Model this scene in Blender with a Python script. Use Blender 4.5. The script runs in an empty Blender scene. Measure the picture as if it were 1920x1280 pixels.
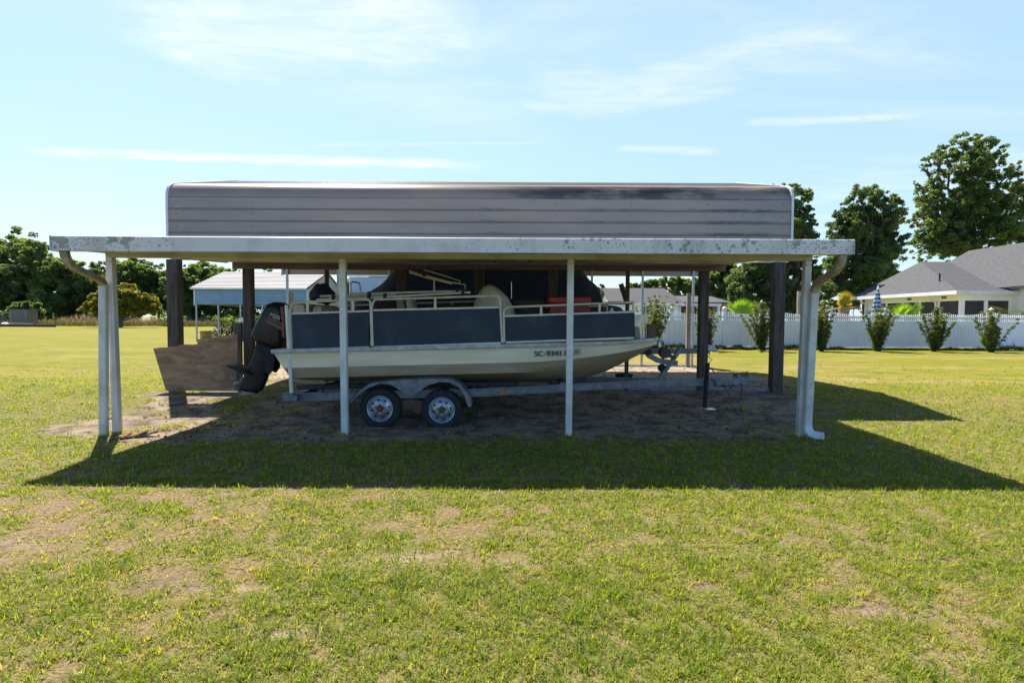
import bpy, math, random
import numpy as np
from mathutils import Vector, Matrix

S = bpy.context.scene
C = S.collection
R_ = math.radians

# ------------------------------------------------------------------ camera
FPX = 1060.0                      # focal length in pixels of a 1920 wide frame
CAM = Vector((0.0, 0.0, 1.6))
PITCH = math.atan(43.0 / FPX)     # looking slightly down
ROLL = R_(0.27)
cam_d = bpy.data.cameras.new('camera')
cam = bpy.data.objects.new('camera', cam_d)
C.objects.link(cam)
cam_d.sensor_fit = 'HORIZONTAL'
cam_d.sensor_width = 36.0
cam_d.lens = FPX / 1920.0 * 36.0
cam_d.clip_start = 0.1
cam_d.clip_end = 5000.0
CR = Matrix.Rotation(math.pi / 2 - PITCH, 3, 'X') @ Matrix.Rotation(ROLL, 3, 'Z')
cam.matrix_world = Matrix.Translation(CAM) @ CR.to_4x4()
S.camera = cam
S.view_settings.view_transform = 'Standard'
S.view_settings.look = 'None'
S.view_settings.gamma = 1.0
S.view_settings.use_curve_mapping = False
S.view_settings.exposure = 1.06

# ------------------------------------------------------------------ sun and sky
SUN_DIR = Vector((0.95, -1.56, -2.56)).normalized()     # the way the light travels
SUN_EL = math.asin(-SUN_DIR.z)
SUN_AZ = math.atan2(-SUN_DIR.x, -SUN_DIR.y)             # from +Y towards +X
sun_d = bpy.data.lights.new('sun', 'SUN')
sun_d.energy = 5.0
sun_d.angle = R_(0.53)
sun_d.color = (1.0, 0.94, 0.84)
sun = bpy.data.objects.new('sun', sun_d)
C.objects.link(sun)
sun.rotation_mode = 'QUATERNION'
sun.rotation_quaternion = SUN_DIR.to_track_quat('-Z', 'Y')
sun.location = (-20, 30, 60)


def at(px, py, Y):
    """Point at depth Y seen at a place of the 1920 x 1280 photograph."""
    d = CR @ Vector(((px - 960) / FPX, (640 - py) / FPX, -1.0))
    return CAM + d * (Y / d.y)


def aim(px, py):
    d = CR @ Vector(((px - 960) / FPX, (640 - py) / FPX, -1.0))
    return d.normalized()


class NT:
    """Small helper round a node tree."""
    def __init__(self, tree):
        self.t = tree
        self.n = tree.nodes
        self.l = tree.links

    def new(self, kind, **kw):
        n = self.n.new(kind)
        for k, v in kw.items():
            setattr(n, k, v)
        return n

    def link(self, a, b):
        self.l.new(a, b)

    def val(self, sock, v):
        if isinstance(v, bpy.types.NodeSocket):
            self.l.new(v, sock)
        else:
            sock.default_value = v

    def math(self, op, a, b=0.0, c=0.0, clamp=False):
        n = self.new('ShaderNodeMath', operation=op)
        n.use_clamp = clamp
        self.val(n.inputs[0], a)
        self.val(n.inputs[1], b)
        self.val(n.inputs[2], c)
        return n.outputs[0]

    def mix(self, f, a, b, mode='MIX'):
        n = self.new('ShaderNodeMix', data_type='RGBA', blend_type=mode)
        n.clamp_factor = True
        self.val(n.inputs[0], f)
        for s, v in ((n.inputs[6], a), (n.inputs[7], b)):
            if isinstance(v, (tuple, list)):
                s.default_value = (v[0], v[1], v[2], 1.0)
            else:
                self.val(s, v)
        return n.outputs[2]

    def ss(self, x, lo, hi):
        n = self.new('ShaderNodeMapRange', interpolation_type='SMOOTHSTEP')
        self.val(n.inputs[0], x)
        n.inputs[1].default_value = lo
        n.inputs[2].default_value = hi
        return n.outputs[0]

    def noise(self, vec, scale, detail=3.0, rough=0.55, dist=0.0):
        n = self.new('ShaderNodeTexNoise')
        if vec is not None:
            self.l.new(vec, n.inputs['Vector'])
        n.inputs['Scale'].default_value = scale
        n.inputs['Detail'].default_value = detail
        n.inputs['Roughness'].default_value = rough
        n.inputs['Distortion'].default_value = dist
        return n.outputs[0]

    def mapping(self, vec, scale=(1, 1, 1), rot=(0, 0, 0), loc=(0, 0, 0)):
        n = self.new('ShaderNodeMapping')
        self.l.new(vec, n.inputs[0])
        n.inputs['Scale'].default_value = scale
        n.inputs['Rotation'].default_value = rot
        n.inputs['Location'].default_value = loc
        return n.outputs[0]

    def ramp(self, f, stops):
        n = self.new('ShaderNodeValToRGB')
        self.val(n.inputs[0], f)
        el = n.color_ramp.elements
        while len(el) < len(stops):
            el.new(0.5)
        for e, (p, c) in zip(el, stops):
            e.position = p
            e.color = (c[0], c[1], c[2], 1)
        return n.outputs[0]


def build_world():
    w = bpy.data.worlds.new('World')
    S.world = w
    w.use_nodes = True
    k = NT(w.node_tree)
    for n in list(k.n):
        k.n.remove(n)
    out = k.new('ShaderNodeOutputWorld')
    bg = k.new('ShaderNodeBackground')
    bg.inputs[1].default_value = SKY_STRENGTH
    k.link(bg.outputs[0], out.inputs[0])
    sky = k.new('ShaderNodeTexSky', sky_type='NISHITA')
    sky.sun_disc = False
    sky.sun_elevation = SUN_EL
    sky.sun_rotation = SUN_AZ
    sky.air_density = 1.0
    sky.dust_density = 0.6
    sky.ozone_density = 2.0
    sky.altitude = 20
    tc = k.new('ShaderNodeTexCoord')
    sep = k.new('ShaderNodeSeparateXYZ')
    k.link(tc.outputs['Generated'], sep.inputs[0])
    z = k.math('MAXIMUM', sep.outputs[2], 0.02)
    u = k.math('DIVIDE', sep.outputs[0], z)
    v = k.math('DIVIDE', sep.outputs[1], z)
    comb = k.new('ShaderNodeCombineXYZ')
    k.link(u, comb.inputs[0])
    k.link(v, comb.inputs[1])
    q = comb.outputs[0]
    wob = k.noise(q, 1.4, 4.0, 0.6)
    wob = k.math('SUBTRACT', wob, 0.5)

    def streak(p0, p1, width, soft, amp=0.5):
        a, b = aim(*p0), aim(*p1)
        a = (a.x / a.z, a.y / a.z)
        b = (b.x / b.z, b.y / b.z)
        L = math.hypot(b[0] - a[0], b[1] - a[1])
        tx, ty = (b[0] - a[0]) / L, (b[1] - a[1]) / L
        t = k.math('ADD', k.math('MULTIPLY', k.math('SUBTRACT', u, a[0]), tx),
                   k.math('MULTIPLY', k.math('SUBTRACT', v, a[1]), ty))
        s = k.math('SUBTRACT', k.math('MULTIPLY', k.math('SUBTRACT', v, a[1]), tx),
                   k.math('MULTIPLY', k.math('SUBTRACT', u, a[0]), ty))
        s = k.math('ADD', s, k.math('MULTIPLY', wob, amp * width * 2))
        s = k.math('ABSOLUTE', s)
        band = k.math('SUBTRACT', 1.0, k.ss(s, width * (1 - soft), width))
        e0 = k.ss(t, 0.0, L * 0.12)
        e1 = k.math('SUBTRACT', 1.0, k.ss(t, L * 0.8, L))
        return k.math('MULTIPLY', band, k.math('MULTIPLY', e0, e1))

    # thin cirrus in drawn out veils
    qm = k.mapping(q, scale=(0.42, 1.35, 1.0), rot=(0, 0, R_(24)))
    n1 = k.noise(qm, 1.05, 7.0, 0.62, 0.6)
    qm2 = k.mapping(q, scale=(0.25, 0.7, 1.0), rot=(0, 0, R_(-12)), loc=(3.1, 1.7, 0))
    n2 = k.noise(qm2, 0.8, 3.0, 0.5, 0.2)
    cir = k.math('MULTIPLY', k.ss(n1, 0.46, 0.80), k.ss(n2, 0.36, 0.62))
    cir = k.math('MULTIPLY', cir, 0.62)
    fib = k.ss(k.noise(k.mapping(q, scale=(1.2, 3.4, 1.0), rot=(0, 0, R_(10))), 2.2, 7.0, .68, .8), .30, .68)
    m = cir
    for args, g_ in ((((20, 284), (948, 312), 0.17, 0.9, 0.9), 0.85),
                     (((960, 207), (1420, 172), 0.13, 0.98, 1.0), 0.40),
                     (((1380, 233), (1780, 211), 0.09, 0.95, 1.0), 0.45),
                     (((1150, 277), (1360, 284), 0.10, 0.95, 1.0), 0.40),
                     (((560, 271), (1060, 268), 0.045, 0.9, 0.8), 0.25),
                     (((1000, 190), (1700, 60), 0.38, 0.99, 1.4), 0.42),
                     (((300, 120), (920, -10), 0.45, 0.99, 1.4), 0.62)):
        m = k.math('MAXIMUM', m, k.math('MULTIPLY', k.math('MULTIPLY', streak(*args), k.math('ADD', 0.35, k.math('MULTIPLY', fib, 0.75))), g_))
    # pale veil low over the fields
    low = k.math('SUBTRACT', 1.0, k.ss(sep.outputs[2], 0.02, 0.32))
    left = k.math('SUBTRACT', 1.0, k.ss(sep.outputs[0], -0.75, 0.35))
    m = k.math('MAXIMUM', m, k.math('MULTIPLY', k.math('MULTIPLY', low, left), 0.30))
    # hazy round the sun; behind the viewer gain and blue raised as added fill
    front = k.ss(sep.outputs[1], -0.45, 0.55)
    m = k.math('MULTIPLY', m, front)
    gain = k.math('ADD', 1.12, k.math('MULTIPLY', front, -0.22))
    gain = k.math('MULTIPLY', gain, k.math('SUBTRACT', 1.0, k.math('MULTIPLY', k.ss(sep.outputs[2], 0.40, 0.75), 0.72)))  # upper sky dimmed so shaded ground gets less fill
    g3 = k.new('ShaderNodeCombineXYZ')
    for i_, (tb_, tf_) in enumerate(((0.74, 1.04), (0.98, 1.03), (1.32, 1.01))):
        tint = k.math('ADD', tb_, k.math('MULTIPLY', front, tf_ - tb_))
        k.link(k.math('MULTIPLY', gain, tint), g3.inputs[i_])
    blue = k.mix(1.0, sky.outputs[0], g3.outputs[0], 'MULTIPLY')
    hazy = k.math('MULTIPLY', k.math('MULTIPLY', front, 0.62), k.math('SUBTRACT', 1.0, k.ss(sep.outputs[2], 0.50, 0.8)))
    blue = k.mix(hazy, blue, (3.0, 4.40, 5.3))
    col = k.mix(m, blue, CLOUD_COL)
    k.link(col, bg.inputs[0])


SKY_STRENGTH = 0.10
CLOUD_COL = (5.2, 5.4, 5.7)
build_world()


# ------------------------------------------------------------------ mesh builder
ROOTM = {}


class MB:
    def __init__(self):
        self.v = []
        self.f = []

    def add(self, vs, fs):
        b = len(self.v)
        self.v.extend([tuple(p) for p in vs])
        self.f.extend([tuple(i + b for i in f) for f in fs])
        return self

    def box(self, x0, x1, y0, y1, z0, z1):
        return self.add([(x0, y0, z0), (x1, y0, z0), (x1, y1, z0), (x0, y1, z0),
                         (x0, y0, z1), (x1, y0, z1), (x1, y1, z1), (x0, y1, z1)],
                        [(0, 3, 2, 1), (4, 5, 6, 7), (0, 1, 5, 4), (1, 2, 6, 5), (2, 3, 7, 6), (3, 0, 4, 7)])

    def cbox(self, c, s, rot=None):
        c = Vector(c)
        vs = []
        for dz in (-.5, .5):
            for dx, dy in ((-.5, -.5), (.5, -.5), (.5, .5), (-.5, .5)):
                p = Vector((dx * s[0], dy * s[1], dz * s[2]))
                if rot is not None:
                    p = rot @ p
                vs.append(c + p)
        return self.add(vs, [(0, 3, 2, 1), (4, 5, 6, 7), (0, 1, 5, 4), (1, 2, 6, 5), (2, 3, 7, 6), (3, 0, 4, 7)])

    def sweep(self, path, prof, closed=False, cap=True, up=(0, 0, 1), scales=None):
        """Sweep a 2-D profile along a path."""
        P = [Vector(p) for p in path]
        n = len(P)
        T = []
        for i in range(n):
            if closed:
                t = P[(i + 1) % n] - P[i - 1]
            elif i == 0:
                t = P[1] - P[0]
            elif i == n - 1:
                t = P[-1] - P[-2]
            else:
                t = (P[i + 1] - P[i]).normalized() + (P[i] - P[i - 1]).normalized()
            T.append(t.normalized() if t.length > 1e-9 else Vector((0, 0, 1)))
        U = Vector(up)
        if abs(T[0].dot(U)) > 0.95:
            U = Vector((0, 1, 0)) if abs(T[0].y) < 0.9 else Vector((1, 0, 0))
        a = (U - T[0] * U.dot(T[0])).normalized()
        m = len(prof)
        vs = []
        for i in range(n):
            a = (a - T[i] * a.dot(T[i])).normalized()
            b = T[i].cross(a)
            k = 1.0 if scales is None else scales[i]
            for (q, r) in prof:
                vs.append(P[i] + b * q * k + a * r * k)
        fs = []
        last = n if closed else n - 1
        for i in range(last):
            j = (i + 1) % n
            for e in range(m):
                g = (e + 1) % m
                fs.append((i * m + e, i * m + g, j * m + g, j * m + e))
        if cap and not closed:
            fs.append(tuple(reversed(range(m))))
            fs.append(tuple((n - 1) * m + e for e in range(m)))
        return self.add(vs, fs)

    def tube(self, path, r, seg=8, scales=None, closed=False):
        prof = [(r * math.cos(2 * math.pi * i / seg), r * math.sin(2 * math.pi * i / seg)) for i in range(seg)]
        return self.sweep(path, prof, scales=scales, closed=closed)

    def bar(self, p0, p1, w, h, up=(0, 0, 1)):
        prof = [(-w / 2, -h / 2), (w / 2, -h / 2), (w / 2, h / 2), (-w / 2, h / 2)]
        return self.sweep([p0, p1], prof, up=up)

    def lathe(self, prof, c, axis='Z', seg=24):
        """Turn (radius, height) pairs round an axis through c."""
        c = Vector(c)
        vs = []
        for (r, h) in prof:
            for i in range(seg):
                a = 2 * math.pi * i / seg
                x, y = r * math.cos(a), r * math.sin(a)
                p = {'Z': (x, y, h), 'Y': (x, h, y), 'X': (h, x, y)}[axis]
                vs.append(c + Vector(p))
        fs = []
        for j in range(len(prof) - 1):
            for i in range(seg):
                k = (i + 1) % seg
                f = (j * seg + i, j * seg + k, (j + 1) * seg + k, (j + 1) * seg + i)
                fs.append(f if axis != 'Y' else f[::-1])
        return self.add(vs, fs)

    def prism(self, poly, axis, a0, a1, layers=None):
        """Extrude a polygon along an axis; layers = [(position, inset scale)] makes it swell."""
        L = layers or [(a0, 1.0), (a1, 1.0)]
        n = len(poly)
        cx = sum(p[0] for p in poly) / n
        cy = sum(p[1] for p in poly) / n
        vs = []
        for (a, s) in L:
            for (x, y) in poly:
                x, y = cx + (x - cx) * s, cy + (y - cy) * s
                vs.append({'X': (a, x, y), 'Y': (x, a, y), 'Z': (x, y, a)}[axis])
        fs = []
        for j in range(len(L) - 1):
            for i in range(n):
                k = (i + 1) % n
                fs.append((j * n + i, j * n + k, (j + 1) * n + k, (j + 1) * n + i))
        fs.append(tuple(reversed(range(n))))
        fs.append(tuple((len(L) - 1) * n + i for i in range(n)))
        return self.add(vs, fs)

    def grid(self, fn, nu, nv, closed_u=False):
        vs = [fn(i / (nu - (0 if closed_u else 1)), j / (nv - 1)) for j in range(nv) for i in range(nu)]
        fs = []
        for j in range(nv - 1):
            for i in range(nu if closed_u else nu - 1):
                k = (i + 1) % nu
                fs.append((j * nu + i, j * nu + k, (j + 1) * nu + k, (j + 1) * nu + i))
        return self.add(vs, fs)

    def build(self, name, m, parent=None, bevel=0.0, smooth=True, angle=38, fix=True, solid=0.0):
        me = bpy.data.meshes.new(name)
        vs = self.v
        if parent is not None:
            inv = ROOTM[parent.name].inverted()
            vs = [inv @ Vector(p) for p in vs]
        me.from_pydata([tuple(p) for p in vs], [], self.f)
        me.validate()
        if fix:
            import bmesh
            bm = bmesh.new()
            bm.from_mesh(me)
            bmesh.ops.recalc_face_normals(bm, faces=bm.faces)
            bm.to_mesh(me)
            bm.free()
        if smooth:
            me.shade_smooth()
            me.set_sharp_from_angle(angle=R_(angle))
        o = bpy.data.objects.new(name, me)
        C.objects.link(o)
        if m is not None:
            me.materials.append(m)
        if parent is not None:
            o.parent = parent
            ROOTM[o.name] = ROOTM[parent.name]
        else:
            ROOTM[o.name] = Matrix.Identity(4)
        if solid:
            md = o.modifiers.new('thickness', 'SOLIDIFY')
            md.thickness = solid
            md.offset = 0
        if bevel:
            md = o.modifiers.new('edge', 'BEVEL')
            md.width = bevel
            md.segments = 2
            md.limit_method = 'ANGLE'
            md.angle_limit = R_(40)
        return o


def tag(o, label=None, cat=None, group=None, kind=None):
    if label:
        o['label'] = label
    if cat:
        o['category'] = cat
    if group:
        o['group'] = group
    if kind:
        o['kind'] = kind
    return o


def thing(name, label, cat, loc=(0, 0, 0), group=None, rot=None):
    o = bpy.data.objects.new(name, None)
    o.empty_display_size = 0.2
    C.objects.link(o)
    M = Matrix.Translation(Vector(loc))
    if rot is not None:
        M = M @ rot.to_4x4()
    o.matrix_world = M
    ROOTM[o.name] = M
    return tag(o, label, cat, group)


def copy_thing(src, loc, label, scale=None, rz=None, group=None):
    r = src.copy()
    C.objects.link(r)
    r.location = loc
    if scale is not None:
        r.scale = (scale, scale, scale) if not isinstance(scale, tuple) else scale
    if rz is not None:
        r.rotation_euler = (0, 0, rz)
    if label:
        r['label'] = label
    if group:
        r['group'] = group
    for ch in list(src.children):
        c = ch.copy()
        C.objects.link(c)
        c.parent = r
        for gc in list(ch.children):
            d = gc.copy()
            C.objects.link(d)
            d.parent = c
    return r


def text_part(body, size, mat4, m, name, parent, extrude=0.0015, offset=0.0, spacing=1.0, bold=0.0):
    cu = bpy.data.curves.new(name, 'FONT')
    cu.body = body
    cu.size = size
    cu.extrude = extrude
    cu.offset = offset
    cu.space_character = spacing
    cu.align_x = 'LEFT'
    tmp = bpy.data.objects.new(name + '_tmp', cu)
    C.objects.link(tmp)
    bpy.context.view_layer.update()
    dg = bpy.context.evaluated_depsgraph_get()
    me = bpy.data.meshes.new_from_object(tmp.evaluated_get(dg))
    bpy.data.objects.remove(tmp)
    bpy.data.curves.remove(cu)
    if bold:
        import bmesh
        bm = bmesh.new()
        bm.from_mesh(me)
        n0 = len(bm.verts)
        geo = bmesh.ops.duplicate(bm, geom=bm.verts[:] + bm.edges[:] + bm.faces[:])
        for v in geo['geom']:
            if isinstance(v, bmesh.types.BMVert):
                v.co.x += bold
                v.co.z += .0004
        bm.to_mesh(me)
        bm.free()
    me.transform(ROOTM[parent.name].inverted() @ mat4)
    me.name = name
    me.materials.clear()
    me.materials.append(m)
    o = bpy.data.objects.new(name, me)
    C.objects.link(o)
    o.parent = parent
    ROOTM[o.name] = ROOTM[parent.name]
    return o


# ------------------------------------------------------------------ materials
def mat(name, c1, c2=None, scale=3.0, rough=0.6, metal=0.0, bump=0.0, bscale=30.0, stretch=(1, 1, 1), lo=0.35, hi=0.65,
        spots=None, spot_scale=14.0, spot_size=0.28, spec=0.5, detail=4.0, coat=0.0):
    m = bpy.data.materials.new(name)
    m.use_nodes = True
    k = NT(m.node_tree)
    b = k.n['Principled BSDF']
    tc = k.new('ShaderNodeTexCoord')
    vec = k.mapping(tc.outputs['Object'], scale=stretch)
    col = None
    if c2 is not None:
        f = k.ss(k.noise(vec, scale, detail, 0.6), lo, hi)
        col = k.mix(f, c1, c2)
    if spots is not None:
        vo = k.new('ShaderNodeTexVoronoi')
        k.link(tc.outputs['Object'], vo.inputs['Vector'])
        vo.inputs['Scale'].default_value = spot_scale
        big = k.noise(tc.outputs['Object'], 1.1, 2.0)
        wob = k.noise(tc.outputs['Object'], 60.0, 3.0)
        lim = k.math('MULTIPLY', k.ss(big, 0.42, 0.72), spot_size)
        dd = k.math('ADD', vo.outputs['Distance'], k.math('MULTIPLY', k.math('SUBTRACT', wob, 0.5), 0.25))
        f = k.math('LESS_THAN', dd, lim)
        col = k.mix(k.math('MULTIPLY', f, 0.8), col if col is not None else c1, spots)
    if col is None:
        b.inputs['Base Color'].default_value = (*c1, 1)
    else:
        k.link(col, b.inputs['Base Color'])
    b.inputs['Roughness'].default_value = rough
    b.inputs['Metallic'].default_value = metal
    b.inputs['Specular IOR Level'].default_value = spec
    if coat:
        b.inputs['Coat Weight'].default_value = coat
        b.inputs['Coat Roughness'].default_value = 0.08
    if bump:
        bn = k.new('ShaderNodeBump')
        bn.inputs['Strength'].default_value = bump
        bn.inputs['Distance'].default_value = 0.02
        k.link(k.noise(vec, bscale, 4.0, 0.6), bn.inputs['Height'])
        k.link(bn.outputs[0], b.inputs['Normal'])
    return m


M = {}
M['white_post'] = mat('white_post_paint', (.62, .61, .56), (.50, .49, .42), 3.0, .45, bump=.08, bscale=8, spots=(.16, .15, .10), spot_scale=22, spot_size=.16)
M['downspout'] = mat('downspout_paint', (.58, .57, .52), (.44, .42, .34), 4.0, .5, bump=.08, bscale=8, spots=(.12, .11, .08), spot_scale=20, spot_size=.30)
M['dirty_pipe'] = mat('mildewed_pipe', (.34, .30, .20), (.20, .16, .09), 9.0, .65, bump=.2, bscale=40)
M['soffit'] = mat('soffit_paint', (.50, .48, .40), (.36, .33, .25), 1.2, .5, stretch=(1, .3, 1), bump=.05)
M['wood_dark'] = mat('weathered_wood', (.050, .038, .031), (.105, .082, .068), 6.0, .85, stretch=(4, 4, .35), bump=.5, bscale=22)
M['wood_grey'] = mat('grey_wood', (.20, .17, .14), (.32, .28, .24), 6.0, .85, stretch=(4, 4, .35), bump=.5, bscale=22)
M['beam_wood'] = mat('beam_wood', (.11, .065, .045), (.19, .12, .08), 4.0, .8, stretch=(.3, 4, 4), bump=.4, bscale=20)
M['galv'] = mat('galvanised_steel', (.40, .42, .44), (.29, .31, .33), 14.0, .42, metal=.75, bump=.05, bscale=60)
M['galv_dull'] = mat('dull_galvanised', (.19, .20, .205), (.12, .128, .135), 9.0, .55, metal=.45, bump=.06, bscale=40)
M['white_trim'] = mat('white_trim', (.74, .75, .76), (.62, .63, .64), 2.0, .4)
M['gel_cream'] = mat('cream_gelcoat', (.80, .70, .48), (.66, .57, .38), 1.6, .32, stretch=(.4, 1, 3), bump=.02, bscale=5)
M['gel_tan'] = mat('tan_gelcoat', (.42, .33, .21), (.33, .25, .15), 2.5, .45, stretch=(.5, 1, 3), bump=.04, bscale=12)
M['rubrail'] = mat('rub_rail', (.50, .49, .44), (.34, .33, .29), 5.0, .5)
M['alu_cream'] = mat('cream_rail_tube', (.62, .58, .44), (.50, .46, .33), 6.0, .4, bump=.03)
M['navy'] = mat('navy_panel', (.010, .021, .040), (.034, .048, .064), 1.7, .48, bump=.10, bscale=4, stretch=(1, 1, .7), spec=.3, lo=.42, hi=.80, detail=7)
M['navy_dull'] = mat('navy_canvas', (.010, .017, .030), (.018, .026, .042), 3.0, .9, bump=.5, bscale=14)
M['black'] = mat('black_plastic', (.009, .009, .010), (.016, .016, .017), 8.0, .55, bump=.05, spec=.25)
M['cowl'] = mat('black_cowling', (.007, .007, .008), (.012, .012, .013), 3.0, .35, spec=.3)
M['orange_decal'] = mat('faded_stripe', (.17, .07, .035), (.11, .05, .03), 20.0, .5)
M['red_stripe'] = mat('red_stripe', (.20, .022, .022), (.15, .018, .018), 9.0, .45)
M['letter_white'] = mat('pale_lettering', (.36, .35, .33), None, rough=.5)
M['letter_navy'] = mat('navy_lettering', (.015, .045, .12), None, rough=.5)
M['tyre'] = mat('tyre_rubber', (.010, .010, .010), (.020, .019, .018), 12.0, .85, bump=.2, bscale=60)
M['rim'] = mat('galvanised_rim', (.40, .42, .44), (.28, .30, .32), 10.0, .32, metal=.75)
M['hub'] = mat('rusty_hub', (.10, .05, .03), (.16, .07, .04), 20.0, .8, bump=.2)
M['pvc'] = mat('white_pvc', (.66, .66, .64), (.56, .55, .52), 5.0, .4)
M['amber'] = mat('amber_lens', (.55, .13, .02), (.40, .09, .01), 14.0, .25)
M['carpet_bunk'] = mat('bunk_carpet', (.025, .025, .026), (.05, .05, .05), 30.0, .95)
M['vinyl_seat'] = mat('cream_vinyl', (.55, .50, .36), (.42, .37, .25), 5.0, .6, bump=.15, bscale=18)
M['vinyl_grey'] = mat('grey_vinyl', (.34, .32, .27), (.24, .22, .18), 5.0, .6, bump=.12, bscale=18)
M['red_box'] = mat('red_plastic', (.36, .018, .016), (.27, .014, .013), 4.0, .42)
M['brown_box'] = mat('brown_board', (.13, .075, .045), (.19, .11, .065), 6.0, .8, bump=.1)
M['dark_brown'] = mat('dark_brown', (.055, .036, .028), (.085, .055, .04), 6.0, .8, bump=.1)
M['skeg'] = mat('bare_gearcase', (.30, .23, .13), (.20, .15, .09), 9.0, .5)
M['steel'] = mat('bright_steel', (.55, .57, .6), (.42, .44, .47), 12.0, .25, metal=.9)
M['vinyl_fence'] = mat('white_vinyl_fence', (.80, .80, .80), (.74, .745, .75), 1.4, .35)
M['house_white'] = mat('white_house_wall', (.84, .84, .85), (.79, .79, .80), 1.0, .6)
M['shingle'] = None
M['screen'] = mat('dark_screen', (.018, .018, .022), (.030, .030, .034), 2.0, .4)
M['window_glass'] = mat('window_glass', (.030, .036, .038), (.055, .062, .062), 1.2, .08)
M['brick'] = mat('brick_wall', (.24, .085, .055), (.17, .06, .04), 9.0, .85, bump=.3, bscale=40, stretch=(1, 1, 3))
M['tan_wall'] = mat('tan_wall', (.38, .28, .17), (.32, .23, .14), 3.0, .8)
M['teal'] = mat('teal_plastic', (.05, .22, .28), (.30, .45, .48), 12.0, .5, stretch=(1, 1, 6))
M['junk'] = mat('dark_clutter', (.035, .032, .028), (.10, .09, .07), 9.0, .8)
M['yellow_wood'] = mat('yellowed_wood', (.26, .20, .06), (.20, .15, .05), 5.0, .8)
M['grey_box'] = mat('weathered_boards', (.20, .185, .165), (.12, .11, .10), 4.0, .9, stretch=(1, 1, 5), bump=.3)
M['bark_red'] = mat('fallen_bark', (.19, .085, .05), (.28, .15, .09), 9.0, .9, bump=.4)
M['bark'] = mat('tree_bark', (.085, .062, .045), (.14, .11, .085), 6.0, .95, stretch=(3, 3, .6), bump=.6, bscale=16)
M['palm_bark'] = mat('palm_bark', (.26, .18, .11), (.15, .10, .065), 9.0, .95, stretch=(1, 1, 3), bump=.6)
M['rope'] = mat('dark_cable', (.03, .025, .02), (.06, .045, .03), 20.0, .8)
M['white_plain'] = mat('white_plastic', (.72, .72, .70), None, rough=.5)
M['blue_roof'] = mat('pale_metal_roof', (.235, .225, .24), (.175, .168, .182), 1.2, .7, metal=.0, stretch=(.25, 1, 1))
M['blue_panel'] = mat('blue_metal_siding', (.17, .30, .41), (.14, .26, .36), 1.5, .45)
M['pale_blue_panel'] = mat('pale_blue_siding', (.40, .50, .60), (.34, .45, .55), 1.5, .45)
M['gable_grey'] = mat('grey_gable_panel', (.38, .39, .40), (.33, .34, .35), 2.0, .6)
M['maroon'] = mat('maroon_cloth', (.10, .012, .014), (.07, .010, .012), 4.0, .7)
M['umbrella_blue'] = None


def leaf_mat(name, stops, trans=0.45, rough=0.5):
    m = bpy.data.materials.new(name)
    m.use_nodes = True
    k = NT(m.node_tree)
    b = k.n['Principled BSDF']
    o = k.n['Material Output']
    at_ = k.new('ShaderNodeAttribute')
    at_.attribute_name = 'tint'
    col = k.ramp(at_.outputs['Fac'], stops)
    k.link(col, b.inputs['Base Color'])
    b.inputs['Roughness'].default_value = rough
    b.inputs['Specular IOR Level'].default_value = 0.3
    tr = k.new('ShaderNodeBsdfTranslucent')
    hot = k.mix(1.0, col, (1.7, 1.6, 0.8), 'MULTIPLY')
    k.link(hot, tr.inputs[0])
    mx = k.new('ShaderNodeMixShader')
    mx.inputs[0].default_value = trans
    k.link(b.outputs[0], mx.inputs[1])
    k.link(tr.outputs[0], mx.inputs[2])
    k.link(mx.outputs[0], o.inputs[0])
    return m


M['leaf_dark'] = leaf_mat('leaves_dark', [(0, (.048, .085, .034)), (.5, (.105, .160, .062)), (1, (.195, .260, .100))], .6)
M['leaf_mid'] = leaf_mat('leaves_mid', [(0, (.060, .100, .034)), (.5, (.128, .188, .062)), (1, (.225, .285, .100))], .6)
M['leaf_yellow'] = leaf_mat('leaves_yellow', [(0, (.100, .110, .014)), (.5, (.190, .185, .022)), (1, (.280, .265, .036))], .5)
M['leaf_shrub'] = leaf_mat('leaves_shrub', [(0, (.040, .065, .014)), (.5, (.100, .135, .026)), (1, (.210, .230, .060))], .5)
M['leaf_palm'] = leaf_mat('leaves_palm', [(0, (.130, .250, .022)), (.5, (.200, .340, .030)), (1, (.290, .420, .050))], .55)
M['leaf_palm_yellow'] = leaf_mat('leaves_palm_yellow', [(0, (.20, .18, .02)), (.5, (.32, .27, .03)), (1, (.40, .33, .06))], .5)
M['grass'] = leaf_mat('grass_blades', [(0, (.115, .195, .016)), (.20, (.235, .300, .024)), (.42, (.345, .345, .060)), (.60, (.430, .350, .125)), (.80, (.540, .430, .270)), (1, (.200, .120, .076))], .5, .6)
M['weeds'] = leaf_mat('dry_weeds', [(0, (.085, .110, .030)), (.4, (.180, .150, .090)), (1, (.260, .200, .165))], .3, .8)

M['litter'] = leaf_mat('dead_leaves', [(0, (.060, .036, .022)), (.5, (.150, .090, .050)), (1, (.300, .215, .130))], .15, .8)
M['stone'] = mat('pebble_stone', (.30, .27, .23), (.17, .15, .13), 20.0, .85)


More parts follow.
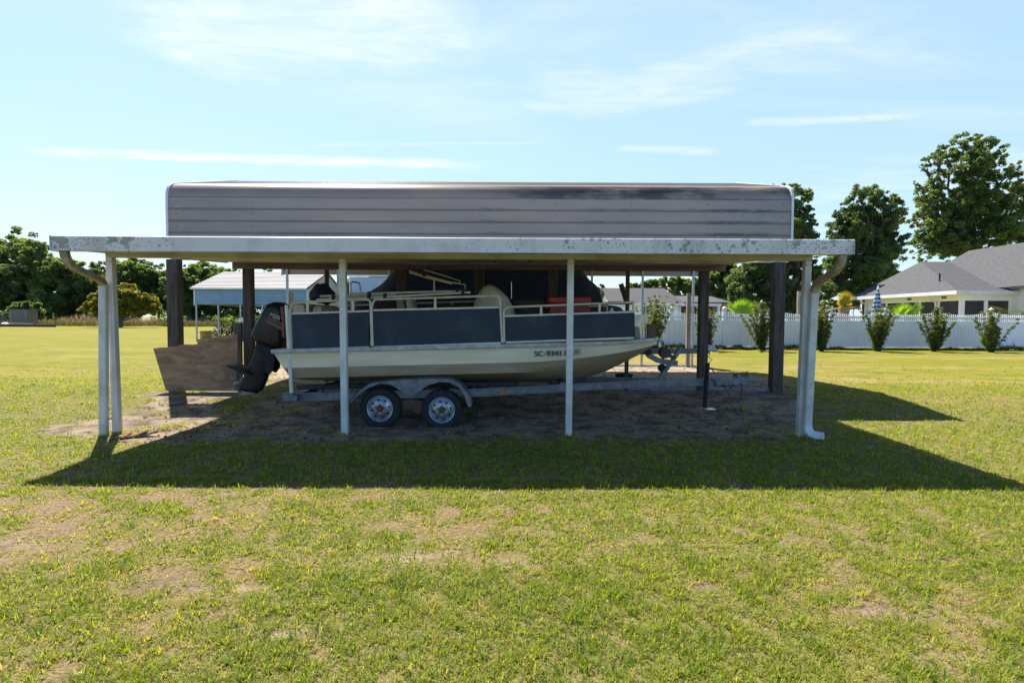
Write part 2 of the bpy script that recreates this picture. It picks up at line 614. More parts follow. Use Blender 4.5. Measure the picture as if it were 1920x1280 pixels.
# ------------------------------------------------------------------ special surfaces
def special_materials():
    # gutter: white paint spotted with lichen, thickest towards both ends
    m = bpy.data.materials.new('gutter_paint')
    m.use_nodes = True
    k = NT(m.node_tree)
    b = k.n['Principled BSDF']
    tc = k.new('ShaderNodeTexCoord')
    P = tc.outputs['Object']
    sep = k.new('ShaderNodeSeparateXYZ')
    k.link(P, sep.inputs[0])
    vo = k.new('ShaderNodeTexVoronoi')
    k.link(P, vo.inputs['Vector'])
    vo.inputs['Scale'].default_value = 15.0
    vo2 = k.new('ShaderNodeTexVoronoi')
    k.link(P, vo2.inputs['Vector'])
    vo2.inputs['Scale'].default_value = 31.0
    ax = k.math('ABSOLUTE', sep.outputs[0])
    ends = k.ss(ax, 2.9, 4.4)
    right = k.math('MULTIPLY', k.ss(sep.outputs[0], -1.2, 2.6), 0.62)
    w = k.math('MAXIMUM', ends, right)
    big = k.ss(k.noise(P, 2.4, 3.0), 0.42, 0.66)
    up = k.ss(sep.outputs[2], 2.36, 2.53)
    lim = k.math('ADD', 0.10, k.math('MULTIPLY', k.math('MULTIPLY', w, big), k.math('ADD', 0.36, k.math('MULTIPLY', up, 0.60))))
    wob = k.math('MULTIPLY', k.math('SUBTRACT', k.noise(P, 70.0, 3.0), 0.5), 0.45)
    f1 = k.ss(k.math('SUBTRACT', lim, k.math('ADD', vo.outputs['Distance'], wob)), -.06, .14)
    f2 = k.math('LESS_THAN', k.math('ADD', vo2.outputs['Distance'], wob), k.math('ADD', 0.09, k.math('MULTIPLY', w, 0.24)))
    f = k.math('MAXIMUM', f1, f2)
    dirt = k.mix(k.ss(k.noise(k.mapping(P, scale=(1, 1, .4)), 3.5, 5.0), 0.45, 0.75), (.60, .61, .61), (.46, .46, .44))
    col = k.mix(k.math('MULTIPLY', f, 0.8), dirt, k.mix(k.noise(P, 12.0), (.12, .12, .11), (.27, .26, .23)))
    k.link(col, b.inputs['Base Color'])
    b.inputs['Roughness'].default_value = 0.4
    M['gutter'] = m

    # taupe metal siding: darker lines along the laps, mildew running along them at one end
    m = bpy.data.materials.new('taupe_metal_siding')
    m.use_nodes = True
    k = NT(m.node_tree)
    b = k.n['Principled BSDF']
    tc = k.new('ShaderNodeTexCoord')
    P = tc.outputs['Object']
    sep = k.new('ShaderNodeSeparateXYZ')
    k.link(P, sep.inputs[0])
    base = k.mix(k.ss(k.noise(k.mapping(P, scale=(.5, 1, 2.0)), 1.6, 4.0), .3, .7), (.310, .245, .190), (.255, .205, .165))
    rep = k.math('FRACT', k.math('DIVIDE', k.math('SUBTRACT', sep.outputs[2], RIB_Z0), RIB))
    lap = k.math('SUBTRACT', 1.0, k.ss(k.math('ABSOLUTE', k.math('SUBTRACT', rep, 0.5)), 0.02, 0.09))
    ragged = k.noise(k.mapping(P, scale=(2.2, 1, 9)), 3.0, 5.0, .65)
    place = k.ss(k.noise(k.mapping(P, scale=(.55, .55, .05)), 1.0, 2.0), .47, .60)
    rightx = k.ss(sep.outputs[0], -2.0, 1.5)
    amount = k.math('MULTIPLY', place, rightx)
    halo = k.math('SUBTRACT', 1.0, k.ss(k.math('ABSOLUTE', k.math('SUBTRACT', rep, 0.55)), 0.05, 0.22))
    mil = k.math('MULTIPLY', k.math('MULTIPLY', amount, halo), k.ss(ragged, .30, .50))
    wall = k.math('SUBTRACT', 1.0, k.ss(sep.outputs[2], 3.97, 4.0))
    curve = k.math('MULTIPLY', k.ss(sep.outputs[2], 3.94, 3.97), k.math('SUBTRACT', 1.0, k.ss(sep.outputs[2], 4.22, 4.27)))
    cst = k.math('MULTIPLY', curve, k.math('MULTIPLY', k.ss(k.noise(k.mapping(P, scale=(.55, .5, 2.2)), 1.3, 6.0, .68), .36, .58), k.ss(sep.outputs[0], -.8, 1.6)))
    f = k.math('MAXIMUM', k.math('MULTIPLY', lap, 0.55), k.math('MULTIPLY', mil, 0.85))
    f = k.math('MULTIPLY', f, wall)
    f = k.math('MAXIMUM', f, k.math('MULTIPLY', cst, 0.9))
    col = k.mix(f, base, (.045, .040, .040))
    k.link(col, b.inputs['Base Color'])
    b.inputs['Roughness'].default_value = 0.28
    b.inputs['Metallic'].default_value = 0.0
    M['taupe'] = m

    # asphalt shingles
    m = bpy.data.materials.new('grey_shingles')
    m.use_nodes = True
    k = NT(m.node_tree)
    b = k.n['Principled BSDF']
    tc = k.new('ShaderNodeTexCoord')
    P = tc.outputs['Object']
    n1 = k.noise(k.mapping(P, scale=(1.6, 1.6, 7.0)), 2.6, 4.0, .7)
    n2 = k.noise(P, 0.35, 2.0)
    col = k.mix(k.ss(n1, .30, .70), (.040, .041, .048), (.095, .096, .106))
    col = k.mix(k.math('MULTIPLY', n2, .5), col, (.072, .071, .076))
    k.link(col, b.inputs['Base Color'])
    b.inputs['Roughness'].default_value = 0.9
    M['shingle'] = m

    # rain-stained plywood
    m = bpy.data.materials.new('weathered_plywood')
    m.use_nodes = True
    k = NT(m.node_tree)
    b = k.n['Principled BSDF']
    tc = k.new('ShaderNodeTexCoord')
    P = tc.outputs['Object']
    n1 = k.noise(k.mapping(P, scale=(.9, 2, 3.2)), 2.2, 7.0, .70, 1.2)
    n2 = k.noise(P, 1.7, 3.0)
    col = k.mix(k.ss(n1, .32, .68), (.215, .118, .060), (.40, .25, .138))
    col = k.mix(k.math('MULTIPLY', k.ss(n2, .52, .72), .7), col, (.15, .10, .065))
    k.link(col, b.inputs['Base Color'])
    b.inputs['Roughness'].default_value = 0.85
    bn = k.new('ShaderNodeBump')
    bn.inputs['Strength'].default_value = .4
    bn.inputs['Distance'].default_value = .01
    k.link(n1, bn.inputs['Height'])
    k.link(bn.outputs[0], b.inputs['Normal'])
    M['plywood'] = m

    # closed umbrella: blue and white bands
    m = bpy.data.materials.new('striped_canvas')
    m.use_nodes = True
    k = NT(m.node_tree)
    b = k.n['Principled BSDF']
    tc = k.new('ShaderNodeTexCoord')
    sep = k.new('ShaderNodeSeparateXYZ')
    k.link(tc.outputs['Object'], sep.inputs[0])
    wob = k.math('MULTIPLY', k.math('SUBTRACT', k.noise(tc.outputs['Object'], 6.0), .5), .35)
    fr = k.math('FRACT', k.math('ADD', k.math('MULTIPLY', sep.outputs[2], 4.6), wob))
    f = k.ss(fr, .46, .52)
    k.link(k.mix(f, (.018, .065, .16), (.28, .42, .48)), b.inputs['Base Color'])
    b.inputs['Roughness'].default_value = .8
    M['umbrella_blue'] = m


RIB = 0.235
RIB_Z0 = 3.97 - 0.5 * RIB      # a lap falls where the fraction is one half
special_materials()

# ------------------------------------------------------------------ number noise (for lawn density and bare soil)
_rng = np.random.default_rng(11)
_TAB = _rng.random((256, 256))


def vnoise(x, y):
    xi, yi = np.floor(x).astype(int), np.floor(y).astype(int)
    fx, fy = x - xi, y - yi
    fx, fy = fx * fx * (3 - 2 * fx), fy * fy * (3 - 2 * fy)
    a = _TAB[xi & 255, yi & 255]
    b = _TAB[(xi + 1) & 255, yi & 255]
    c = _TAB[xi & 255, (yi + 1) & 255]
    d = _TAB[(xi + 1) & 255, (yi + 1) & 255]
    return (a * (1 - fx) + b * fx) * (1 - fy) + (c * (1 - fx) + d * fx) * fy


def fbm(x, y, octs=4):
    s, a, t = 0.0, 1.0, 0.0
    for i in range(octs):
        s = s + a * vnoise(x * 2 ** i + 17.3 * i, y * 2 ** i + 5.1 * i)
        t += a
        a *= 0.55
    return s / t


def sstep(lo, hi, x):
    t = np.clip((x - lo) / (hi - lo), 0, 1)
    return t * t * (3 - 2 * t)


def gz(x, y):
    """Height of the ground."""
    y = np.asarray(y, dtype=float)
    x = np.asarray(x, dtype=float)
    z = 0.17 * sstep(8.0, 11.5, y) + 0.11 * sstep(12, 30, y)
    return z + 0.025 * (fbm(x * .7, y * .7, 2) - .5) * sstep(1.5, 3, y)


def G(x, y):
    return float(gz(x, y))


DIRT = [(-6.55, 7.45), (-5.6, 7.12), (-4.4, 7.0), (-2, 7.2), (0.4, 7.15), (2.6, 7.25), (4.1, 7.35), (4.9, 7.9), (5.1, 8.9),
        (5.6, 10.2), (6.0, 11.4), (6.5, 12.6), (6.6, 13.9), (5.9, 15.2), (5.4, 17.0), (0, 17.6), (-6.3, 17.3), (-7.1, 14.0),
        (-6.9, 12.3), (-7.3, 11.0), (-6.6, 10.0), (-6.2, 9.0), (-6.7, 8.2)]
SPOTS = [(-.10, 5.12, .42, .12), (.02, 3.62, .22, .16), (-.62, 3.75, .35, .17), (2.05, 3.05, .30, .12), (2.1, 2.62, .40, .10),
         (-1.9, 3.3, .5, .14), (-3.6, 3.9, .4, .12), (3.3, 3.75, .3, .07), (2.55, 4.05, .3, .08), (-1.2, 2.8, .4, .1), (1.15, 3.35, .22, .12)]


def dirt_mask(x, y):
    x = np.asarray(x, float)
    y = np.asarray(y, float)
    inside = np.zeros(x.shape, bool)
    dist = np.full(x.shape, 1e9)
    n = len(DIRT)
    for i in range(n):
        x0, y0 = DIRT[i]
        x1, y1 = DIRT[(i + 1) % n]
        cond = ((y0 > y) != (y1 > y)) & (x < (x1 - x0) * (y - y0) / ((y1 - y0) if y1 != y0 else 1e-9) + x0)
        inside ^= cond
        dx, dy = x1 - x0, y1 - y0
        t = np.clip(((x - x0) * dx + (y - y0) * dy) / (dx * dx + dy * dy), 0, 1)
        dist = np.minimum(dist, np.hypot(x - x0 - t * dx, y - y0 - t * dy))
    sd = np.where(inside, dist, -dist)
    sd = sd + 1.1 * (fbm(x * 1.5, y * 1.9, 4) - .5)
    d = sstep(-.10, .38, sd)
    # weeds keep hold in patches of the open soil at the left
    weeds = sstep(.52, .66, fbm(x * 1.3 + 40, y * 2.0 + 9, 3)) * sstep(-4.0, -4.8, x)
    d = d * (1 - .75 * weeds)
    for (sx, sy, rx, ry) in SPOTS:
        r = np.hypot((x - sx) / rx, (y - sy) / ry) + 1.4 * (fbm(x * 4, y * 7, 3) - .5)
        d = np.maximum(d, .55 * (1 - sstep(.30, 1.5, r)))
    return d


def lawn_density(x, y):
    """0 = dead thatch, 1 = full green."""
    x = np.asarray(x, float)
    y = np.asarray(y, float)
    n1 = fbm(x * 2.3, y * 3.0, 4)
    n2 = fbm(x * .42 + 30, y * .62 + 12, 3)
    n3 = vnoise(x * 7.5 + 3, y * 7.5)
    near = 1 - sstep(5.5, 8.5, y)
    v = .60 + .85 * (n1 - .5) + 0.55 * (n2 - .5) + .65 * (n3 - .5) + near * np.clip(.06 * x + .08, -.03, .24) + .22 * (1 - near)
    v = v + .16 * np.exp(-((y - 2.5) / .5) ** 2) + .26 * np.exp(-((y - 6.3) / .75) ** 2) + .15 * sstep(-4.5, -6, x) * sstep(5.4, 6.2, y)
    return sstep(.22, .80, v)


# ------------------------------------------------------------------ the ground
def build_ground():
    ys = [-40, -15, -6, -2, 0, 1.0, 1.6, 2.0]
    y = 2.2
    while y < 9.0:
        ys.append(y)
        y += .05 + .012 * (y - 2.2)
    while y < 40:
        ys.append(y)
        y *= 1.018
    while y < 2500:
        ys.append(y)
        y *= 1.16
    ys.append(3000)
    ys = np.array(ys)
    a = np.concatenate([np.linspace(-5, -1.5, 14)[:-1], np.linspace(-1.5, 1.5, 260), np.linspace(1.5, 5, 14)[1:]])
    X = a[None, :] * (np.maximum(ys, 0)[:, None] + 2.4)
    Y = np.repeat(ys[:, None], len(a), 1)
    Z = gz(X, Y)
    fine = (fbm(X * 9, Y * 9, 3) - .5) * .030 * (1 - sstep(9, 20, Y))
    D = dirt_mask(X, Y)
    Lw = lawn_density(X, Y)
    Z = Z + fine * (.4 + .6 * (1 - D))
    nv, nu = X.shape
    me = bpy.data.meshes.new('ground')
    V = np.stack([X, Y, Z], -1).reshape(-1, 3)
    idx = np.arange(nv * nu).reshape(nv, nu)
    F = np.stack([idx[:-1, :-1], idx[:-1, 1:], idx[1:, 1:], idx[1:, :-1]], -1).reshape(-1, 4)
    fill_mesh(me, V, F)
    for nm, A in (('dirt', D), ('lawn', Lw)):
        at_ = me.attributes.new(nm, 'FLOAT', 'POINT')
        at_.data.foreach_set('value', A.reshape(-1).astype(np.float32))
    me.shade_smooth()
    m = bpy.data.materials.new('lawn_and_soil')
    m.use_nodes = True
    k = NT(m.node_tree)
    b = k.n['Principled BSDF']
    tc = k.new('ShaderNodeTexCoord')
    P = tc.outputs['Object']
    ad = k.new('ShaderNodeAttribute')
    ad.attribute_name = 'dirt'
    al = k.new('ShaderNodeAttribute')
    al.attribute_name = 'lawn'
    sep = k.new('ShaderNodeSeparateXYZ')
    k.link(P, sep.inputs[0])
    nf = k.noise(P, 34.0, 5.0, .7)
    nm = k.noise(P, 5.0, 4.0, .6)
    nx = k.noise(P, 120.0, 3.0, .7)
    thatch = k.mix(k.ss(nf, .32, .68), (.125, .085, .045), (.345, .255, .145))
    thatch = k.mix(k.math('MULTIPLY', k.ss(nx, .45, .70), .6), thatch, (.070, .045, .028))
    thatch = k.mix(k.math('MULTIPLY', k.ss(nm, .4, .7), .6), thatch, (.26, .175, .115))
    green = k.mix(k.ss(nf, .32, .70), (.080, .095, .014), (.25, .255, .042))
    green = k.mix(k.math('MULTIPLY', k.ss(nx, .45, .70), .6), green, (.05, .045, .015))
    near_c = k.mix(k.math('MULTIPLY', al.outputs['Fac'], .60), thatch, green)
    # far lawn: mown, yellow-green with dry drifts
    fa = k.noise(k.mapping(P, scale=(.10, .42, 1)), 1.0, 5.0, .62)
    fb = k.noise(k.mapping(P, scale=(.7, 1.6, 1)), 1.5, 6.0, .7)
    fc = k.noise(k.mapping(P, scale=(3, 5, 1)), 3.0, 4.0, .7)
    lush = k.mix(k.ss(fb, .30, .70), (.140, .150, .013), (.240, .222, .020))
    dry = k.mix(k.ss(fb, .35, .68), (.225, .180, .040), (.320, .245, .098))
    far_c = k.mix(k.math('MULTIPLY', k.ss(fa, .42, .62), k.math('ADD', .55, k.math('MULTIPLY', k.ss(sep.outputs[0], -4.0, 6.0), .45))), lush, dry)
    far_c = k.mix(k.math('MULTIPLY', k.ss(fc, .45, .75), .35), far_c, (.12, .13, .03))
    col = k.mix(k.ss(sep.outputs[1], 7.5, 14.0), near_c, far_c)
    soil_n = k.noise(P, 2.6, 8.0, .72)
    soil = k.mix(k.ss(soil_n, .36, .62), (.105, .074, .048), (.345, .275, .195))
    soil = k.mix(k.ss(k.noise(P, 48.0, 3.0, .7), .48, .72), soil, (.12, .085, .06))
    pale = k.ss(sep.outputs[1], 12.0, 14.0)
    soil = k.mix(k.math('MULTIPLY', pale, .6), soil, (.40, .33, .24))
    edge = k.math('ADD', ad.outputs['Fac'], k.math('MULTIPLY', k.math('SUBTRACT', k.noise(P, 9.0, 4.0, .7), .5), .7))
    col = k.mix(k.ss(edge, .35, .65), col, soil)
    k.link(col, b.inputs['Base Color'])
    b.inputs['Roughness'].default_value = .95
    b.inputs['Specular IOR Level'].default_value = .15
    bn = k.new('ShaderNodeBump')
    bn.inputs['Strength'].default_value = .8
    bn.inputs['Distance'].default_value = .03
    k.link(k.noise(P, 26.0, 5.0, .7), bn.inputs['Height'])
    k.link(bn.outputs[0], b.inputs['Normal'])
    me.materials.append(m)
    o = bpy.data.objects.new('ground', me)
    C.objects.link(o)
    o['kind'] = 'structure'
    return o


def fill_mesh(me, V, F):
    V = np.asarray(V, np.float32)
    F = np.asarray(F, np.int32)
    n, kf = F.shape
    me.vertices.add(len(V))
    me.vertices.foreach_set('co', V.reshape(-1))
    me.loops.add(n * kf)
    me.loops.foreach_set('vertex_index', F.reshape(-1))
    me.polygons.add(n)
    me.polygons.foreach_set('loop_start', np.arange(n, dtype=np.int32) * kf)
    me.polygons.foreach_set('loop_total', np.full(n, kf, np.int32))
    me.update(calc_edges=True)
    me.validate()


def face_attr(me, name, A):
    at_ = me.attributes.new(name, 'FLOAT', 'FACE')
    at_.data.foreach_set('value', np.asarray(A, np.float32))


build_ground()


# ------------------------------------------------------------------ grass blades
def build_grass():
    rng = np.random.default_rng(5)
    PX, PY, AZ, HH, WW, TT, LN = [], [], [], [], [], [], []
    # range, tufts per m2, blades per tuft, straws per m2, blade length, blade width, tuft radius
    bands = [(.5, 2.0, 420, 9, 1500, .034, .0056, .018), (2.0, 3.6, 820, 11, 3600, .034, .0046, .018), (3.6, 5.6, 560, 9, 2100, .033, .0058, .020), (5.6, 8.5, 300, 7, 900, .032, .0078, .024),
             (8.5, 13.0, 140, 6, 200, .031, .011, .03), (13.0, 20.0, 46, 5, 30, .030, .015, .04)]
    for (r0, r1, td, bp, sd, h, w, tr) in bands:
        area_w = r1 * 1.02 + 3.0

        def scatter(dens):
            n = int(2 * area_w * (r1 - r0) * dens)
            y = rng.uniform(r0, r1, n)
            x = rng.uniform(-1, 1, n) * area_w
            k = np.abs(x) < y * 1.02 + 3.0
            return x[k], y[k]
        tx, ty = scatter(td)
        L = lawn_density(tx, ty)
        D = dirt_mask(tx, ty)
        fade = 1 - sstep(9, 19.5, ty)
        keep = rng.random(len(tx)) < (.10 + .90 * L) * (1 - (.985 - .13 * sstep(.5, .72, fbm(tx * 1.1 + 3, ty * 1.6, 3))) * D) * fade
        tx, ty, L = tx[keep], ty[keep], L[keep]
        k = len(tx)
        big = rng.lognormal(0, .38, k) * (.75 + .5 * L)
        hue_t = .50 - .30 * L + rng.normal(0, .11, k) + .25 * (fbm(tx * 2.5 + 7, ty * 2.5, 3) - .5) + .02 * sstep(7, 13, ty)
        nb = np.maximum(3, (bp * np.clip(big, .5, 1.8) * rng.uniform(.7, 1.3, k))).astype(int)
        i = np.repeat(np.arange(k), nb)
        n = len(i)
        az = rng.uniform(0, 2 * np.pi, n)
        rad = tr * np.sqrt(rng.random(n)) * np.clip(big[i], .6, 2)
        PX.append(tx[i] + np.cos(az) * rad)
        PY.append(ty[i] + np.sin(az) * rad)
        AZ.append(az + rng.normal(0, .5, n))
        HH.append(h * rng.uniform(.45, 1.25, n) * np.clip(big[i], .55, 1.7))
        WW.append(w * rng.uniform(.6, 1.35, n))
        LN.append(np.clip(rng.normal(.92, .34, n), .08, 1.45))
        TT.append(np.clip(hue_t[i] + rng.normal(0, .09, n), 0, .62))
        # dead straw lying about
        sx, sy = scatter(sd)
        D = dirt_mask(sx, sy)
        keep = rng.random(len(sx)) < (1 - .80 * D) * (1 - sstep(9, 19.5, sy))
        sx, sy = sx[keep], sy[keep]
        n = len(sx)
        PX.append(sx)
        PY.append(sy)
        AZ.append(rng.uniform(0, 2 * np.pi, n))
        HH.append(h * rng.uniform(.5, 1.3, n))
        WW.append(w * .72 * rng.uniform(.5, 1.2, n))
        LN.append(np.clip(rng.normal(1.28, .22, n), .5, 1.5))
        TT.append(np.where(rng.random(n) < .62, rng.uniform(.64, .88, n), rng.uniform(.90, 1.0, n)))
    x, y, az, h, w, t, lean = map(np.concatenate, (PX, PY, AZ, HH, WW, TT, LN))
    n = len(x)
    z = gz(x, y) - .004
    dx, dy = np.cos(az), np.sin(az)
    sx, sy = -dy * w / 2, dx * w / 2
    m1 = h * .55
    l1, l2 = lean * .75, np.minimum(lean * 1.3, 1.62)
    mx, my, mz = x + dx * m1 * np.sin(l1), y + dy * m1 * np.sin(l1), z + m1 * np.cos(l1)
    q = h * .5
    tx, ty, tz = mx + dx * q * np.sin(l2), my + dy * q * np.sin(l2), np.maximum(mz + q * np.cos(l2), z + .004)
    V = np.empty((n, 5, 3), np.float32)
    V[:, 0] = np.stack([x - sx * .7, y - sy * .7, z], -1)
    V[:, 1] = np.stack([x + sx * .7, y + sy * .7, z], -1)
    V[:, 2] = np.stack([mx + sx, my + sy, mz], -1)
    V[:, 3] = np.stack([mx - sx, my - sy, mz], -1)
    V[:, 4] = np.stack([tx, ty, tz], -1)
    b = (np.arange(n) * 5)[:, None]
    F = np.concatenate([b + np.array([[0, 1, 2]]), b + np.array([[0, 2, 3]]), b + np.array([[3, 2, 4]])], 1).reshape(-1, 3)
    me = bpy.data.meshes.new('grass')
    fill_mesh(me, V.reshape(-1, 3), F)
    face_attr(me, 'tint', np.repeat(t, 3))
    me.materials.append(M['grass'])
    o = bpy.data.objects.new('grass', me)
    C.objects.link(o)
    tag(o, 'short patchy mown grass with straw and yellow green tufts', 'grass', kind='stuff')
    print('blades', n)


build_grass()


# ------------------------------------------------------------------ front lean-to carport
def build_lean_to():
    XL, XR = -5.53, 4.09
    t = thing('lean_to_carport', 'low white open carport with lichen spotted gutter sheltering the boat', 'carport', (-.7, 8.9, 0))
    YF, YB = 6.88, 11.02
    zf, zb = 2.425, 2.665

    def zr(y):
        return zf + (zb - zf) * (y - YF) / (YB - YF)
    # ribbed pans running from front to back
    mb = MB()
    prof_x = []
    x = XL + .03
    while x < XR - .03:
        prof_x.append((x, 0))
        prof_x.append((x + .012, .045))
        prof_x.append((x + .034, .045))
        prof_x.append((x + .046, 0))
        x += .3045
    prof_x.append((XR - .03, 0))
    vs, fs = [], []
    for (y, dz) in ((YF, 0), (YB, 0)):
        for (px, pz) in prof_x:
            vs.append((px, y, zr(y) + pz))
    n = len(prof_x)
    for i in range(n - 1):
        fs.append((i, i + 1, n + i + 1, n + i))
    mb.add(vs, fs)
    mb.build('roof', M['soffit'], t, smooth=False, solid=.006)
    # gutter with a moulded face
    mb = MB()
    prof = [(6.80, 2.555), (6.815, 2.563), (6.825, 2.555), (6.822, 2.50), (6.832, 2.47), (6.832, 2.40), (6.925, 2.40), (6.925, 2.55), (6.935, 2.55),
            (6.935, 2.388), (6.82, 2.388), (6.815, 2.465), (6.803, 2.495)]
    vs = [(x_, y_, z_) for x_ in (XL, XR) for (y_, z_) in prof]
    n = len(prof)
    fs = [(i, (i + 1) % n, n + (i + 1) % n, n + i) for i in range(n)]
    mb.add(vs, fs)
    g = mb.build('gutter', M['gutter'], t, angle=25)
    for xe in (XL, XR):
        MB().box(xe - .006, xe + .004, 6.796, 6.94, 2.383, 2.566).build('end_cap', M['gutter'], g, bevel=.003)
    # side flashing
    for xs in (XL, XR):
        mb = MB()
        mb.add([(xs - .02, YF + .06, zr(YF + .06) - .015), (xs + .02, YF + .06, zr(YF + .06) - .015), (xs + .02, YB, zr(YB) - .015), (xs - .02, YB, zr(YB) - .015),
                (xs - .02, YF + .06, zr(YF + .06) + .075), (xs + .02, YF + .06, zr(YF + .06) + .075), (xs + .02, YB, zr(YB) + .075), (xs - .02, YB, zr(YB) + .075)],
               [(0, 3, 2, 1), (4, 5, 6, 7), (0, 1, 5, 4), (1, 2, 6, 5), (2, 3, 7, 6), (3, 0, 4, 7)])
        mb.build('side_flashing', M['gutter'], t)
    # header on the front posts
    MB().box(XL + .04, XR - .04, 7.66, 7.76, 2.398, 2.466).build('header', M['soffit'], t, bevel=.004)
    # wooden beam at the back
    MB().box(-5.46, 4.16, 11.06, 11.172, 2.545, 2.695).build('beam', M['beam_wood'], t, bevel=.006)
    for xp in (-5.45, -2.30, .79, 4.0):
        lean = {-5.45: .035, -2.30: .012, .79: -.008, 4.0: -.04}[xp]
        mb = MB()
        s = .044
        zb0 = G(xp, 7.71) - .06
        vs = []
        for (cx, z) in ((xp + lean, zb0), (xp, 2.397)):
            for (dx, dy) in ((-s, -s), (s, -s), (s, s), (-s, s)):
                vs.append((cx + dx, 7.71 + dy, z))
        mb.add(vs, [(0, 3, 2, 1), (4, 5, 6, 7), (0, 1, 5, 4), (1, 2, 6, 5), (2, 3, 7, 6), (3, 0, 4, 7)])
        p = mb.build('post', M['white_post'], t, bevel=.006)
        for dx in (-.028, .028):
            MB().lathe([(0, -.006), (.007, -.005), (.009, 0)], (xp + dx, 7.71 - s, 2.34), 'Y', 8).build('screw', M['galv_dull'], p)
    # downspouts: out of the gutter, back to the corner post, down it
    rr = [(-.048, -.027), (-.036, -.037), (.036, -.037), (.048, -.027), (.048, .027), (.036, .037), (-.036, .037), (-.048, .027)]

    def bez(p0, p1, p2, n=6):
        p0, p1, p2 = map(Vector, (p0, p1, p2))
        return [(1 - s_) ** 2 * p0 + 2 * s_ * (1 - s_) * p1 + s_ * s_ * p2 for s_ in [i / n for i in range(n + 1)]]
    for side, xg, xp, foot in ((-1, -5.42, -5.485, 0), (1, 3.99, 4.055, 1)):
        yk = 7.60
        zk = 2.06 if side < 0 else 2.00
        elbow = bez((xg, 6.875, 2.39), (xg, 6.90, 2.20), (xg + (xp - xg) * .35, 7.18, 2.17), 6)
        elbow += bez((xg + (xp - xg) * .7, 7.42, 2.115), (xp, yk, 2.09), (xp, yk + .01, zk - .06), 6)
        mb = MB()
        mb.sweep(elbow, rr, up=(0, 0, 1))
        d = None
        mb2 = MB()
        xb = xp - .045 if side < 0 else xp - .05
        bot = [(xp, yk + .01, zk - .03), (xb, yk + .01, G(xb, yk) + (.0 if not foot else .14))]
        mb2.sweep(bot, [(a * 1.06, b * 1.06) for a, b in rr], up=(0, 1, 0))
        d = mb2.build('downspout', M['downspout'], t)
        mb.build('elbow', M['dirty_pipe'], d)
        MB().cbox((xb + .03, yk + .035, G(xb, yk) + .22), (.13, .012, .022)).build('strap', M['galv_dull'], d)
        if foot:
            mb = MB()
            mb.sweep(bez((xb, yk + .01, .17), (xb, yk - .0, .02), (xb + .15, yk - .13, .045), 7), [(a * 1.12, b * 1.12) for a, b in rr], up=(0, 1, 0))
            mb.build('outlet', M['pvc'], d)
    return t


build_lean_to()


